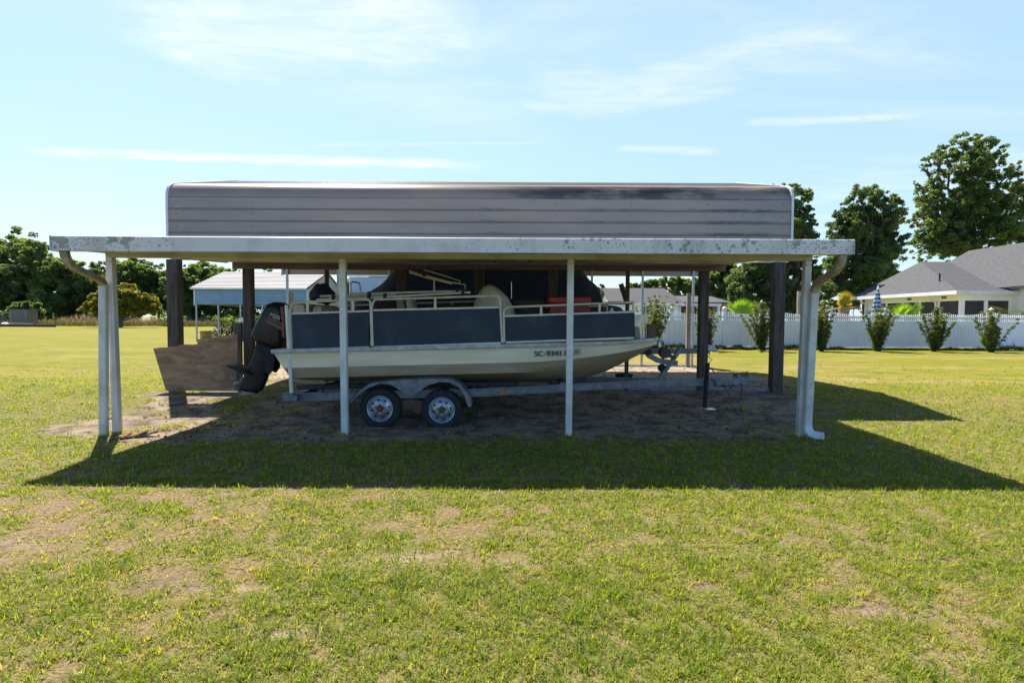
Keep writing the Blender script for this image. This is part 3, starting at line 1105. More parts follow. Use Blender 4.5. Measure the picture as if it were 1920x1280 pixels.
# ------------------------------------------------------------------ tall metal carport behind it
def build_metal_carport():
    XL, XR = -6.83, 5.53
    t = thing('metal_carport', 'tall taupe metal carport with rounded eaves behind the white one', 'carport', (-.65, 14.06, 0))
    Y0, Y1, YM = 11.28, 16.85, 14.065
    r = .32
    outer = []

    def wall(zs, y, sgn):
        pts = []
        z = 2.87
        pts.append((y, z))
        laps = sorted(3.97 - RIB * i for i in range(1, 5))
        for zl in laps:
            pts += [(y, zl - .022), (y - sgn * .016, zl - .012), (y - sgn * .016, zl + .012), (y, zl + .022)]
        pts.append((y, 3.96))
        return pts
    left = wall(None, Y0, 1)
    a = [(Y0 + r - r * math.cos(R_(d)), 3.97 + r * math.sin(R_(d))) for d in (0, 14, 28, 42, 56, 68, 75)]
    left += a
    # roof from the end of the curve to the ridge, with laps
    (ya, za) = a[-1]
    zrdg = 4.94
    for i in range(1, 10):
        s = i / 10.0
        y, z = ya + (YM - ya) * s, za + (zrdg - za) * s
        left += [(y - .03, z - .008), (y - .012, z + .012), (y + .012, z + .018), (y + .03, z + .008)]
    left.append((YM, zrdg))
    right = [(2 * YM - y, z) for (y, z) in reversed(left[:-1])]
    outer = left + right
    # inner skin a centimetre inside
    inner = []
    for (y, z) in outer:
        v = Vector((YM - y, 3.2 - z))
        v.normalize()
        inner.append((y + v.x * .010, z + v.y * .010))
    n = len(outer)
    mb = MB()
    vs = [(x, y, z) for x in (XL, XR) for (y, z) in outer] + [(x, y, z) for x in (XL, XR) for (y, z) in inner]
    fs = []
    for i in range(n - 1):
        fs.append((i, i + 1, n + i + 1, n + i))
        fs.append((2 * n + i, 3 * n + i, 3 * n + i + 1, 2 * n + i + 1))
    for e in (0, 1):
        for i in range(n - 1):
            fs.append((e * n + i, e * n + i + 1, 2 * n + e * n + i + 1, 2 * n + e * n + i))
    for i in (0, n - 1):
        fs.append((i, n + i, 3 * n + i, 2 * n + i))
    mb.add(vs, fs)
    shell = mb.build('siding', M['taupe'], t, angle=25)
    # end trim following the outline
    simple = [(Y0, 2.85), (Y0, 3.97)] + a[1:] + [(YM, zrdg)]
    simple = simple + [(2 * YM - y, z) for (y, z) in reversed(simple[:-1])]
    for xe in (XL, XR):
        mb = MB()
        m_ = len(simple)
        vs = []
        for dx in (-.022, .022):
            for (off) in (.028, -.03):
                for (y, z) in simple:
                    v = Vector((y - YM, z - 3.2)).normalized()
                    vs.append((xe + dx, y + v.x * off, z + v.y * off))
        fs = []
        for i in range(m_ - 1):
            fs += [(i, i + 1, m_ + i + 1, m_ + i), (2 * m_ + i, 3 * m_ + i, 3 * m_ + i + 1, 2 * m_ + i + 1),
                   (i, 2 * m_ + i, 2 * m_ + i + 1, i + 1), (m_ + i, m_ + i + 1, 3 * m_ + i + 1, 3 * m_ + i)]
        fs += [(0, m_, 3 * m_, 2 * m_), (m_ - 1, 3 * m_ - 1 + 0, 4 * m_ - 1, 2 * m_ - 1)]
        mb.add(vs, fs)
        mb.build('end_trim', M['white_trim'], t)
    # screws in columns at every frame
    xs = [XL + .17 + i * (XR - XL - .34) / 8 for i in range(9)]
    first = None
    for x in xs:
        for i in range(5):
            z = 3.97 - RIB * (i + .42)
            if first is None:
                first = MB().lathe([(0, -.012), (.010, -.010), (.013, .004)], (x, Y0, z), 'Y', 6).build('screw', M['galv_dull'], shell)
                x_, z_ = x, z
            else:
                c = first.copy()
                C.objects.link(c)
                c.location = (x - x_, 0, z - z_)
    # steel frames: leg at the back, bow under the roof
    for x in xs:
        mb = MB()
        path = [(x, Y1 - .06, G(x, Y1)), (x, Y1 - .06, 3.92)] + [(x, 2 * YM - y - .05, z - .05) for (y, z) in a[2:]] + [(x, YM, zrdg - .07)]
        path += [(x, y + .05, z - .05) for (y, z) in reversed(a[2:])] + [(x, Y0 + .06, 3.92), (x, Y0 + .06, 2.80)]
        mb.sweep(path, [(-.03, -.03), (.03, -.03), (.03, .03), (-.03, .03)], up=(1, 0, 0))
        mb.build('frame', M['galv'], t)
    # rails along the ground
    MB().box(XL + .05, XR - .05, Y1 - .09, Y1 - .03, G(5, Y1) - .01, G(5, Y1) + .055).build('base_rail', M['galv'], t)
    MB().box(2.0, 5.18, Y0 - .03, Y0 + .03, G(4, Y0) - .01, G(4, Y0) + .06).build('base_rail', M['galv_dull'], t)
    # top plate and the wooden posts that carry the near side
    MB().box(XL + .06, XR - .06, Y0 - .02, Y0 + .10, 2.735, 2.80).build('top_plate', M['galv'], t)
    for i, px in enumerate((330, 468, 614, 752.5, 899, 1036.5, 1175.5, 1317.5, 1456)):
        x = at(px, 600, Y0).x
        w = .105 if i in (0, 8) else (.036 if i in (2, 6) else .085)
        mb = MB()
        mb.box(x - w, x + w, Y0 - .02 - w, Y0 - .02 + w, G(x, Y0) - .1, 2.733)
        mb.build('wood_post', M['wood_dark'], t, bevel=.008)
    for px, top in ((546.5, 547), (1290.5, 550)):
        x = at(px, 600, Y1 - .2).x
        zt = at(px, top, Y1 - .2).z
        MB().box(x - .055, x + .055, Y1 - .26, Y1 - .15, G(x, Y1) - .05, zt).build('wood_stub', M['wood_grey'], t, bevel=.006)
    return t


build_metal_carport()


# ------------------------------------------------------------------ the deck boat
BPITCH = .0284
BROOT = Vector((-3.49, 9.42, .70))
BM = Matrix.Translation(BROOT) @ Matrix.Rotation(-BPITCH, 4, 'Y')
BINV = BM.inverted()


def BL(u, v, w):
    return BM @ Vector((u, v, w))


def bl(px, py, Y):
    """Photograph place at depth Y -> boat coordinates."""
    return BINV @ at(px, py, Y)


def arc(p, q, c, n=5):
    p, q, c = Vector(p), Vector(q), Vector(c)
    return [(1 - s) ** 2 * p + 2 * s * (1 - s) * c + s * s * q for s in [i / n for i in range(n + 1)]]


def build_boat():
    t = thing('deck_boat', 'cream deck boat with navy side panels and raised black outboard on a trailer', 'boat', BROOT,
              rot=Matrix.Rotation(-BPITCH, 3, 'Y'))
    LEN = 5.92

    def half(u):
        if u < 4.15:
            return 1.19
        s = (u - 4.15) / (LEN - 4.15)
        return 1.19 * max(0.0, 1 - s ** 2.3) ** .72

    def sec(u):
        """Section, gunwale to keel: (half width, height)."""
        B = half(u)
        e = max(0.0, (u - 3.7) / (LEN - 3.7))
        zc = .335 * e ** 2.0
        zk = float(np.interp(u, [0, 1.5, 3.0, 4.0, 4.6, 4.9, 5.17, 5.37, 5.67, 5.86, LEN], [-.13, -.18, -.225, -.24, -.23, -.17, -.08, .03, .18, .30, .37]))
        zs = .155 + .175 * e ** 1.5
        ws = 1 - .030 - .10 * e
        wc = 1 - .085 - .26 * e
        top = .415
        zs = min(zs, top - .03)
        zc = min(zc, zs - .02)
        zk = min(zk, zc - .005)
        return [(B, top), (B * (1 - .012), .375), (B * (1 - .012 + ws) / 2, (.375 + zs) / 2), (B * ws, zs), (B * (ws + wc) / 2 + .004, (zs + zc) / 2), (B * wc, zc),
                (B * wc * .55, zk + (zc - zk) * .35), (0.0, zk)]
    us = [0, .25, .8, 1.5, 2.2, 2.9, 3.5, 3.9, 4.2, 4.5, 4.8, 5.05, 5.3, 5.5, 5.66, 5.78, 5.86, 5.90, LEN]

    def rake(u, z):
        return u + (max(0, .415 - z) * .55) * max(0, 1 - u / .8)

    def strip(i0, i1):
        mb = MB()
        for sg in (-1, 1):
            rows = []
            for u in us:
                s = sec(u)
                rows.append([BL(rake(u, h), sg * b, h) for (b, h) in s[i0:i1 + 1]])
            m = i1 - i0 + 1
            vs = [p for r_ in rows for p in r_]
            fs = []
            for j in range(len(us) - 1):
                for i in range(m - 1):
                    f = (j * m + i, j * m + i + 1, (j + 1) * m + i + 1, (j + 1) * m + i)
                    fs.append(f if sg < 0 else f[::-1])
            mb.add(vs, fs)
        return mb
    hull = strip(0, 3)
    # transom
    s0 = sec(0)
    pts = [BL(rake(0, h), -b, h) for (b, h) in s0] + [BL(rake(0, h), b, h) for (b, h) in reversed(s0[:-1])]
    hull.add(pts, [tuple(range(len(pts)))])
    h_ = hull.build('hull', M['gel_cream'], t, fix=False)
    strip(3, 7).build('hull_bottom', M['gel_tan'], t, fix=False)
    # deck
    mb = MB()
    top = [(u, half(u) + .012) for u in us]
    vs, fs = [], []
    for (u, b) in top:
        vs += [BL(u, -b, .432), BL(u, b, .432), BL(u, -b, .41), BL(u, b, .41)]
    for j in range(len(us) - 1):
        a, b = 4 * j, 4 * j + 4
        fs += [(a, a + 1, b + 1, b), (a + 2, b + 2, b + 3, a + 3), (a, b, b + 2, a + 2), (a + 1, a + 3, b + 3, b + 1)]
    fs += [(0, 2, 3, 1)]
    mb.add(vs, fs)
    mb.build('deck', M['gel_cream'], t)
    # rub rail round the gunwale
    mb = MB()
    path = [BL(u, -(half(u) + .012), .405) for u in us[:-1]] + [BL(LEN + .012, 0, .405)] + [BL(u, half(u) + .012, .405) for u in reversed(us[:-1])]
    mb.sweep(path, [(-.022, -.020), (.006, -.032), (.018, -.018), (.022, 0), (.018, .018), (.006, .030), (-.022, .026)])
    mb.build('rub_rail', M['rubrail'], t)
    for u in (.62, 1.55, 2.4, 2.95, 3.5, 4.3):
        MB().lathe([(0, -.010), (.008, -.008), (.010, .004)], BL(u, -half(u) - .034, .385), 'Y', 6).build('rivet', M['galv_dull'], t)

    # side fences: navy panels in cream tube frames (near side from the photograph, far side mirrored)
    def p2(px, py, v=-1.135):
        q = bl(px, py, 9.42 + v)
        return (q.x, q.z)
    near = [
        ([(547.5, 589), (692, 584), (692, 650), (549.4, 655)], [(545.5, 652), (543.5, 590)], [(556, 566.5)], [(684, 561.5)], [(694.5, 568)], [(697, 648)], [(577, 566), (577, 588)], [(662, 563), (662, 585)]),
        ([(700, 582.5), (936, 577), (939, 642), (702.5, 650)], [(699, 648), (697, 583)], [(706, 561.5)], [(926, 554.5)], [(937.5, 562)], [(941.5, 642)], [(816, 558), (816, 579)], []),
        ([(947, 593.5), (1187.5, 585.5), (1188, 632.5), (948.5, 641)], [(945.5, 642), (944.5, 588)], [(957, 575.5)], [(1176, 566.8)], [(1187, 567)], [(1187, 585)], [(1014.5, 573), (1014.5, 592)], [(1124, 569), (1124, 588)]),
    ]
    for sg in (-1, 1):
        v = sg * 1.135
        for i, (quad, left, c1, c2, c3, right, st1, st2) in enumerate(near):
            q = [p2(*p) for p in quad]
            mb = MB()
            n = 9
            vs = []
            for dv in (-.008, .008):
                for (u, w) in q:
                    vs.append(BL(u, v + dv, w))
            mb.add(vs, [(0, 1, 2, 3), (7, 6, 5, 4), (0, 4, 5, 1), (1, 5, 6, 2), (2, 6, 7, 3), (3, 7, 4, 0)])
            pn = mb.build('side_panel', M['navy'], t)
            # frame
            mb = MB()
            r = .0165
            a0, a1 = p2(*left[0]), p2(*left[1])
            b0, b1 = p2(*c1[0]), p2(*c2[0])
            e0, e1 = p2(*c3[0]), p2(*right[0])
            cor1 = (a1[0] + .005, b0[1])
            cor2 = (e0[0], b1[1])
            path = [(a0[0], a0[1])] + [tuple(p) for p in arc((*a1, 0), (*b0, 0), (*cor1, 0), 5)]
            path = [(p[0], p[1]) for p in path] + [(p[0], p[1]) for p in arc((*b1, 0), (*e0, 0), (*cor2, 0), 5)] + [e1]
            mb.tube([BL(u, v, w) for (u, w) in path], r, 8)
            mb.bar(BL(q[0][0], v, q[0][1] + .008), BL(q[1][0], v, q[1][1] + .008), .03, .026)
            mb.bar(BL(q[3][0], v, q[3][1] - .006), BL(q[2][0], v, q[2][1] - .006), .034, .028)
            for st in (st1, st2):
                if st:
                    s0_, s1_ = p2(*st[0]), p2(*st[1])
                    mb.bar(BL(s0_[0], v, s0_[1]), BL(s1_[0], v, s1_[1]), .024, .034, up=(1, 0, 0))
            mb.build('rail_frame', M['alu_cream'], t)
    # forward panel across the bow
    uq = p2(1188, 600)
    u0 = uq[0]
    zb_, zt_ = p2(1188, 633)[1], p2(1188, 585)[1]
    mb = MB()
    fr = [(u0, -1.135)] + [(p[0], p[1]) for p in arc((u0 + .005, -1.12, 0), (u0 + .03, -.95, 0), (u0 + .028, -1.10, 0), 4)]
    fr = fr + [(u, -v) for (u, v) in reversed(fr)]
    vs, fs = [], []
    for (u, v) in fr:
        vs += [BL(u, v, zb_), BL(u, v, zt_)]
    for i in range(len(fr) - 1):
        fs.append((2 * i, 2 * i + 2, 2 * i + 3, 2 * i + 1))
    mb.add(vs, fs)
    mb.build('bow_panel', M['navy'], t, solid=.015)
    mb = MB()
    mb.tube([BL(u, v, zt_ + .015) for (u, v) in fr], .016, 8)
    mb.build('rail_frame', M['alu_cream'], t)

    # registration number on the near bow
    a = bl(1001.5, 667.5, 8.232)
    th = math.atan2(.03, .26)
    rot = Matrix.Rotation(BPITCH * -1, 4, 'Y') @ Matrix.Rotation(math.pi / 2 + th, 4, 'X')

    def side_mat(px, py, out=.006):
        q = bl(px, py, 8.232)
        B = half(q.x)
        # outermost width of the hull at this height
        s = sec(q.x)
        b_ = s[1][0] + (s[3][0] - s[1][0]) * (s[1][1] - q.z) / (s[1][1] - s[3][1])
        pos = BL(q.x, -(b_ + out), q.z)
        return Matrix.Translation(pos) @ rot
    text_part('SC-9341 BE', .110, side_mat(1001.5, 668.0, .010), M['letter_navy'], 'registration_number', t, extrude=.003, offset=.0, spacing=1.07, bold=.010)
    q0 = side_mat(1078.5, 664.5, .012)
    mb = MB()
    mb.add([q0 @ Vector(p) for p in ((0, 0, 0), (.084, 0, 0), (.084, .090, 0), (0, .090, 0), (0, 0, .002), (.084, 0, .002), (.084, .09, .002), (0, .09, .002))],
           [(0, 3, 2, 1), (4, 5, 6, 7), (0, 1, 5, 4), (1, 2, 6, 5), (2, 3, 7, 6), (3, 0, 4, 7)])
    M['sticker'] = mat('sticker_border', (.36, .16, .07), (.42, .22, .10), 20, .5)
    M['sticker_in'] = mat('sticker_face', (.40, .35, .30), None, rough=.5)
    st = mb.build('registration_sticker', M['sticker'], t)
    mb = MB()
    mb.add([q0 @ Vector(p) for p in ((.008, .010, .0035), (.076, .010, .0035), (.076, .080, .0035), (.008, .080, .0035))], [(0, 1, 2, 3)])
    mb.build('sticker_face', M['sticker_in'], st, fix=False)
    text_part('06', .052, q0 @ Matrix.Translation((.012, .026, .0045)), M['letter_navy'], 'sticker_number', st, extrude=.0005, offset=.001)

    # seats and gear that belong to the boat
    def soft(px0, px1, py0, py1, Y, depth, m, name, lean=0.0, rnd=.06):
        p, q = bl(px0, py0, Y), bl(px1, py1, Y)
        x0, x1, z0, z1 = p.x, q.x, q.z, p.z
        mb = MB()
        nseg = 6
        poly = []
        r = min(rnd, abs(x1 - x0) * .45, abs(z1 - z0) * .45)
        for (cx, cz, a0) in ((x1 - r, z1 - r, 0), (x0 + r, z1 - r, 90), (x0 + r, z0 + r, 180), (x1 - r, z0 + r, 270)):
            for i in range(4):
                a = R_(a0 + 30 * i)
                poly.append((cx + r * math.cos(a), cz + r * math.sin(a)))
        pl = [(x + lean * (z - z0), z) for x, z in poly]
        y0, y1 = Y - 9.42, Y - 9.42 + depth
        loc = MB().prism(pl, 'Y', y0, y1, layers=[(y0, .9), (y0 + .02, .97), (y0 + .05, 1), (y1 - .05, 1), (y1 - .02, .97), (y1, .9)])
        loc.v = [tuple(BL(*p_)) for p_ in loc.v]
        return loc.build(name, m, t)
    floor = 640
    soft(549, 574, 569, floor, 8.75, 1.3, M['vinyl_seat'], 'rear_seat')
    soft(585, 606, 573, floor, 8.85, 1.1, M['vinyl_seat'], 'rear_seat')
    ch = soft(751, 768, 551, floor, 9.05, .5, M['vinyl_grey'], 'helm_seat', lean=-.12)
    soft(769, 783, 556, floor, 9.05, .5, M['vinyl_seat'], 'seat_back', lean=-.12)
    soft(962, 1024, 562, floor, 9.6, .55, M['dark_brown'], 'console', rnd=.03)
    soft(700, 745, 566, floor, 9.9, .5, M['dark_brown'], 'side_bench', rnd=.03)
    soft(800, 886, 572, floor, 9.7, .6, M['dark_brown'], 'bench', rnd=.03)
    # domed cover over the seat, narrowing to a soft peak
    mb = MB()
    prof = [(876, 640), (882, 610), (886, 588), (891, 566), (899, 548), (908, 538), (917, 533.5), (926, 536), (940, 545), (952, 557), (962, 575), (967, 592), (966, 612), (962, 640)]
    poly = [(lambda q: (q.x, q.z))(bl(x, y, 9.2)) for x, y in prof]
    lay = [(-.60, .62), (-.56, .80), (-.48, .92), (-.36, .99), (-.18, 1.0), (.02, .95), (.14, .84), (.22, .66)]
    lm = MB().prism(poly, 'Y', 0, 0, layers=lay)
    lm.v = [tuple(BL(*p)) for p in lm.v]
    lm.build('seat_cover', M['vinyl_seat'], t, angle=60)
    # folded canopy frame lying on the rails
    def tb(pts, Y, r=.013):
        return [at(x, y, Y) for x, y in pts]
    mb = MB()
    mb.tube(tb([(594, 561.5), (700, 558), (790, 553), (866, 549), (882, 548)], 8.36), .017, 8)
    mb.tube(tb([(600, 555.5), (700, 550), (790, 547.5), (866, 545.5)], 8.55), .016, 8)
    mb.tube(tb([(618, 557.5), (700, 553.5), (742, 552.5)], 8.9), .014, 8)
    mb.tube(tb([(767, 508), (800, 517), (840, 528), (872, 534), (872.5, 543)], 9.3), .013, 8)
    mb.tube(tb([(795, 506), (830, 516), (863, 527), (861, 531)], 9.5), .013, 8)
    mb.tube(tb([(768, 511), (800, 520.5), (848, 532)], 9.1), .012, 8)
    mb.tube(tb([(814, 524), (814, 546)], 9.2), .012, 8)
    cf = mb.build('canopy_frame', M['alu_cream'], t)
    for (x, y, Y, sz) in ((625, 559, 8.34, (.045, .06, .10)), (692, 553, 8.34, (.045, .06, .10)), (722, 556, 8.36, (.045, .06, .10)), (868, 548, 8.36, (.045, .06, .10)), (857, 546, 8.5, (.045, .06, .10)),
                          (795, 514, 9.1, (.06, .06, .07)), (787, 509, 9.3, (.06, .06, .07)), (868, 541, 9.3, (.06, .06, .07))):
        MB().cbox(at(x, y, Y), sz).build('canopy_clamp', M['black'], cf, bevel=.005)
    # mirror hoop
    mb = MB()
    mb.tube(tb([(659, 552), (657.5, 532), (660, 528.5), (668, 529), (674, 531), (676.5, 549)], 8.9), .013, 8)
    mb.build('grab_hoop', M['galv'], t)
    # steering wheel edge and antenna
    mb = MB()
    mb.tube(tb([(959, 528), (959, 560)], 9.3), .005, 6)
    mb.build('antenna', M['steel'], t)
    c = at(843, 580, 8.9)
    mb = MB()
    mb.lathe([(.001, .05), (.05, .045), (.075, .02), (.08, -.03), (.06, -.10)], c, 'Z', 14)
    mb.build('searchlight', M['steel'], t)

    # outboard motor, tilted up
    Ym = 9.42

    def poly_at(pts, Y=Ym):
        return [(lambda p: (p.x, p.z))(at(x, y, Y)) for x, y in pts]
    cow = [(508, 571), (513, 568), (521, 566), (529, 567), (536, 571), (539, 580), (539.5, 615), (538, 650), (531, 654), (514, 650), (498, 642), (486, 637), (480, 628), (481, 622), (490, 603), (499, 587)]
    mb = MB().prism(poly_at(cow), 'Y', 0, 0, layers=[(Ym - .245, .70), (Ym - .235, .84), (Ym - .20, .95), (Ym - .12, 1), (Ym + .12, 1), (Ym + .20, .95), (Ym + .235, .84), (Ym + .245, .70)])
    motor = mb.build('outboard_motor', M['cowl'], t, angle=50)
    yf = Ym - .249
    k9 = (yf - .0) / Ym

    def flat(pts, y, name, m):
        mb = MB()
        q = poly_at(pts, y)
        mb.prism(q, 'Y', y - .004, y)
        return mb.build(name, m, motor)
    flat([(502.5, 594), (528, 606), (528, 610), (501, 597)], yf, 'cowling_stripe', M['orange_decal'])
    flat([(500.5, 599), (528, 612), (528, 619), (498.5, 604)], yf, 'cowling_stripe', M['orange_decal'])
    flat([(525.5, 576), (531, 574), (533, 600), (533.5, 634), (528.5, 632), (528, 600)], yf - .002, 'cowling_band', M['red_stripe'])
    p0 = at(504.5, 592.5, yf - .006)
    mm = Matrix.Translation(p0) @ Matrix.Rotation(R_(24), 4, 'Y') @ Matrix.Rotation(math.pi / 2, 4, 'X') @ Matrix.Shear('XY', 4, (.25, 0))
    text_part('MER', .098, mm, M['letter_white'], 'lettering', motor, extrude=.001, offset=.0015)
    # bright edge strip of the cowl
    mb = MB()
    mb.bar(at(507.5, 571.5, Ym - .12), at(481, 624, Ym - .12), .02, .024)
    mb.build('cowling_trim', M['steel'], motor)
    leg = [(484, 632), (531, 650), (519, 653), (512, 668), (506, 690), (500, 712), (492, 730), (482, 737), (462, 735), (452, 731), (455, 715), (462, 700), (470, 682), (478, 664), (483, 648)]
    mb = MB().prism(poly_at(leg), 'Y', 0, 0, layers=[(Ym - .095, .80), (Ym - .075, .95), (Ym - .03, 1), (Ym + .03, 1), (Ym + .075, .95), (Ym + .095, .8)])
    mb.build('midsection', M['black'], motor, angle=50)
    pl = [(434, 683), (446, 684.5), (463, 690), (470, 696), (480, 700), (470, 703), (458, 697), (446, 690.5), (436, 687)]
    MB().prism(poly_at(pl), 'Y', Ym - .17, Ym + .17).build('anti_vent_plate', M['black'], motor, bevel=.004)
    gc = [(449, 733), (456, 727), (470, 727), (484, 730), (488, 733), (480, 739), (464, 742), (453, 742), (448.5, 739)]
    MB().prism(poly_at(gc), 'Y', 0, 0, layers=[(Ym - .06, .6), (Ym - .045, .88), (Ym, 1), (Ym + .045, .88), (Ym + .06, .6)]).build('gearcase_tip', M['skeg'], motor, angle=60)
    # propeller: hub and three blades, shaft pointing down and back
    hub = at(450, 716, Ym)
    axis = (at(438, 722, Ym) - hub).normalized()
    mb = MB()
    mb.sweep([hub - axis * .10, hub, hub + axis * .08, hub + axis * .12], [(.05 * math.cos(2 * math.pi * i / 12), .05 * math.sin(2 * math.pi * i / 12)) for i in range(12)], scales=[1, 1, .8, .4])
    s1 = axis.cross(Vector((0, 1, 0))).normalized()
    s2 = axis.cross(s1)
    for b in range(3):
        a = R_(25 + 120 * b)
        rad = s1 * math.cos(a) + s2 * math.sin(a)
        tan = axis.cross(rad)

        def fn(i, j, rad=rad, tan=tan):
            rr_ = .04 + .15 * j
            wdt = .075 * math.sin(math.pi * (.18 + .80 * j)) + .012
            tw = R_(58 - 30 * j)
            d_ = tan * math.cos(tw) + axis * math.sin(tw)
            return hub + axis * .03 + rad * rr_ + d_ * wdt * (2 * i - 1)
        mb.grid(fn, 5, 7)
    mb.build('propeller', M['galv_dull'], motor, solid=.006)
    # clamp bracket to the transom
    br = [(505, 652), (515, 651), (521, 664), (519, 690), (512, 700), (503, 696)]
    for dy in (-.14, .10):
        MB().prism(poly_at(br), 'Y', Ym + dy, Ym + dy + .04).build('transom_bracket', M['black'], motor, bevel=.005)
    return t


build_boat()


# ------------------------------------------------------------------ its tandem trailer
def build_trailer():
    t = thing('boat_trailer', 'galvanised tandem boat trailer under the cream deck boat', 'trailer', (-1.5, 9.42, 0))
    Yn, Yf, Yc = 8.36, 10.48, 9.42
    g = M['galv_dull']
    for Ya in (Yn, Yf):
        s = 1 if Ya < Yc else -1
        pts = [at(530, 744.5, Yn), at(900, 735.5, Yn), at(1236, 717, Yc - .07)]
        pts = [Vector((p.x, p.y if s > 0 else 2 * Yc - p.y, p.z)) for p in pts]
        mb = MB()
        h = .058
        mb.sweep(pts, [(-.03, -h), (.03, -h), (.03, -h + .012), (-.012, -h + .012), (-.012, h - .012), (.03, h - .012), (.03, h), (-.03, h)] if s > 0 else
                 [(-.03, -h), (.03, -h), (.03, h), (-.03, h)])
        mb.build('side_rail', g, t)
    MB().bar(at(1225, 719, Yc), at(1408, 713.5, Yc), .09, .12).build('tongue', g, t, bevel=.006)
    for i, px in enumerate((548, 665, 905, 1060)):
        p = at(px, 741 - (px - 548) * .033, Yn)
        hw = 1.06 if i < 3 else .62
        MB().bar((p.x, Yc - hw, p.z - .03), (p.x, Yc + hw, p.z - .03), .07, .07).build('cross_member', g, t)
    # carpeted bunks under the hull
    for dv in (-.62, .62):
        MB().bar(BL(.15, dv, -.19), BL(3.6, dv, -.215), .14, .07).build('bunk', M['carpet_bunk'], t, bevel=.01)
    for u in (.5, 1.9, 3.3):
        for dv in (-.62, .62):
            MB().bar(BL(u, dv, -.33), BL(u, dv, -.225), .05, .05, up=(1, 0, 0)).build('bunk_bracket', g, t)
    # axles
    for px, py in ((712.5, 766), (828.4, 768.5)):
        p = at(px, py, 8.3)
        MB().tube([(p.x, 8.35, p.z), (p.x, 10.5, p.z)], .035, 8).build('axle', M['black'], t)
    MB().prism([(lambda p: (p.x, p.z))(at(x, y, 8.4)) for x, y in ((745, 752), (770, 747), (797, 752), (790, 772), (783, 776), (770, 766), (756, 770))], 'Y', 8.38, 8.44).build('spring_hanger', M['hub'], t)
    # fenders
    outl = [(655, 754), (664, 741), (676, 729), (693, 718), (711, 714.2), (740, 711.5), (767, 709.8), (795, 708.6), (819, 708), (845, 709.5), (861, 717), (874, 730), (883, 747), (884.5, 759), (880, 763)]
    inn = [(876.6, 760), (871, 742), (861, 726.5), (843, 716.7), (826, 716), (806, 720.6), (790.6, 730), (777.6, 739), (770, 740.5), (759, 738), (746, 729), (733, 721), (711, 719), (693, 726), (673, 739.5), (658, 754.5)]
    for Ya, s in ((8.165, 1), (10.665, -1)):
        o_ = [(lambda p: (p.x, p.z))(at(x, y, 8.165)) for x, y in outl]
        i_ = [(lambda p: (p.x, p.z))(at(x, y, 8.165)) for x, y in inn]
        mb = MB()
        mb.prism(o_ + i_, 'Y', min(Ya, Ya + s * .012), max(Ya, Ya + s * .012))
        vs, fs = [], []
        for (x, z) in o_:
            vs += [(x, Ya, z + .002), (x, Ya + s * .25, z + .002), (x, Ya + s * .25, z - .010), (x, Ya, z - .010)]
        for j in range(len(o_) - 1):
            a, b = 4 * j, 4 * j + 4
            fs += [(a, b, b + 1, a + 1), (a + 2, b + 2, b + 3, a + 3), (a, a + 3, b + 3, b), (a + 1, b + 1, b + 2, a + 2)]
        mb.add(vs, fs)
        mb.build('fender', M['galv_dull'], t, angle=30)
    # wheels
    def wheel(c, s):
        rt, rr = .305, .19
        w = .10
        prof = [(rr - .01, -w * .8), (rr + .01, -w * .95), (rr + .05, -w), (rt - .045, -w), (rt - .02, -w * .92), (rt - .004, -w * .70), (rt, -w * .3), (rt, w * .3),
                (rt - .004, w * .70), (rt - .02, w * .92), (rt - .045, w), (rr + .05, w), (rr - .01, w * .8)]
        mb = MB()
        mb.lathe([(r, h * s) for r, h in prof], c, 'Y', 40)
        for (rad, depth) in ((rt + .001, 0),):
            pass
        wh = mb.build('wheel', M['tyre'], t)
        mb = MB()
        d = -1
        prof = [(.192, -.082), (.193, -.088), (.186, -.090), (.178, -.086), (.172, -.070), (.160, -.062), (.152, -.064), (.150, -.050), (.144, -.046), (.120, -.058), (.100, -.066), (.094, -.078), (.070, -.082), (.050, -.080)]
        # disc with eight tear shaped windows, built as dark recesses between spokes
        mb.lathe([(r, h * s) for r, h in prof], c, 'Y', 48)
        mb.build('rim', M['rim'], wh)
        for i in range(8):
            mb = MB()
            a = R_(45 * i + 12)
            ca, sa = math.cos(a), math.sin(a)
            rad, tan = Vector((ca, 0, sa)), Vector((-sa, 0, ca))
            base = Vector(c) + Vector((0, -.0485 * s - .014 * s, 0))
            pts = [base + rad * .141, base + rad * .136 + tan * .019, base + rad * .118 + tan * .012, base + rad * .108, base + rad * .118 - tan * .012, base + rad * .136 - tan * .019]
            q = [p + Vector((0, .004 * s, 0)) for p in pts]
            n = 6
            mb.add(pts + q, [tuple(range(6))] + [tuple(range(11, 5, -1))] + [(i_, (i_ + 1) % n, n + (i_ + 1) % n, n + i_) for i_ in range(n)])
            mb.build('rim_opening', M['tyre'], wh)
        mb = MB()
        mb.lathe([(r, h * s) for r, h in [(.052, -.078), (.052, -.098), (.040, -.112), (.034, -.112), (.030, -.104), (.001, -.104)]], c, 'Y', 20)
        for i in range(5):
            a = R_(72 * i + 18)
            mb.lathe([(r, h * s) for r, h in [(.011, -.078), (.011, -.096), (.001, -.098)]], Vector(c) + Vector((.068 * math.cos(a), 0, .068 * math.sin(a))), 'Y', 6)
        mb.build('hub', M['hub'], wh)
        return wh
    for px, py in ((712.5, 766), (828.4, 768.8)):
        p = at(px, py, 8.235)
        wheel((p.x, 8.315, p.z), 1)
        wheel((p.x, 10.52, p.z), -1)
    # amber side light
    p = at(943, 735, 8.4)
    MB().cbox((p.x, 8.315, p.z - .002), (.105, .03, .05)).build('side_light', M['amber'], t, bevel=.01)
    # guide pole and its bracket
    mb = MB()
    mb.tube([at(547, 740, 8.27), at(537.2, 572, 8.27)], .0275, 12)
    gp = mb.build('guide_pole', M['pvc'], t)
    pb = at(547, 743, 8.27)
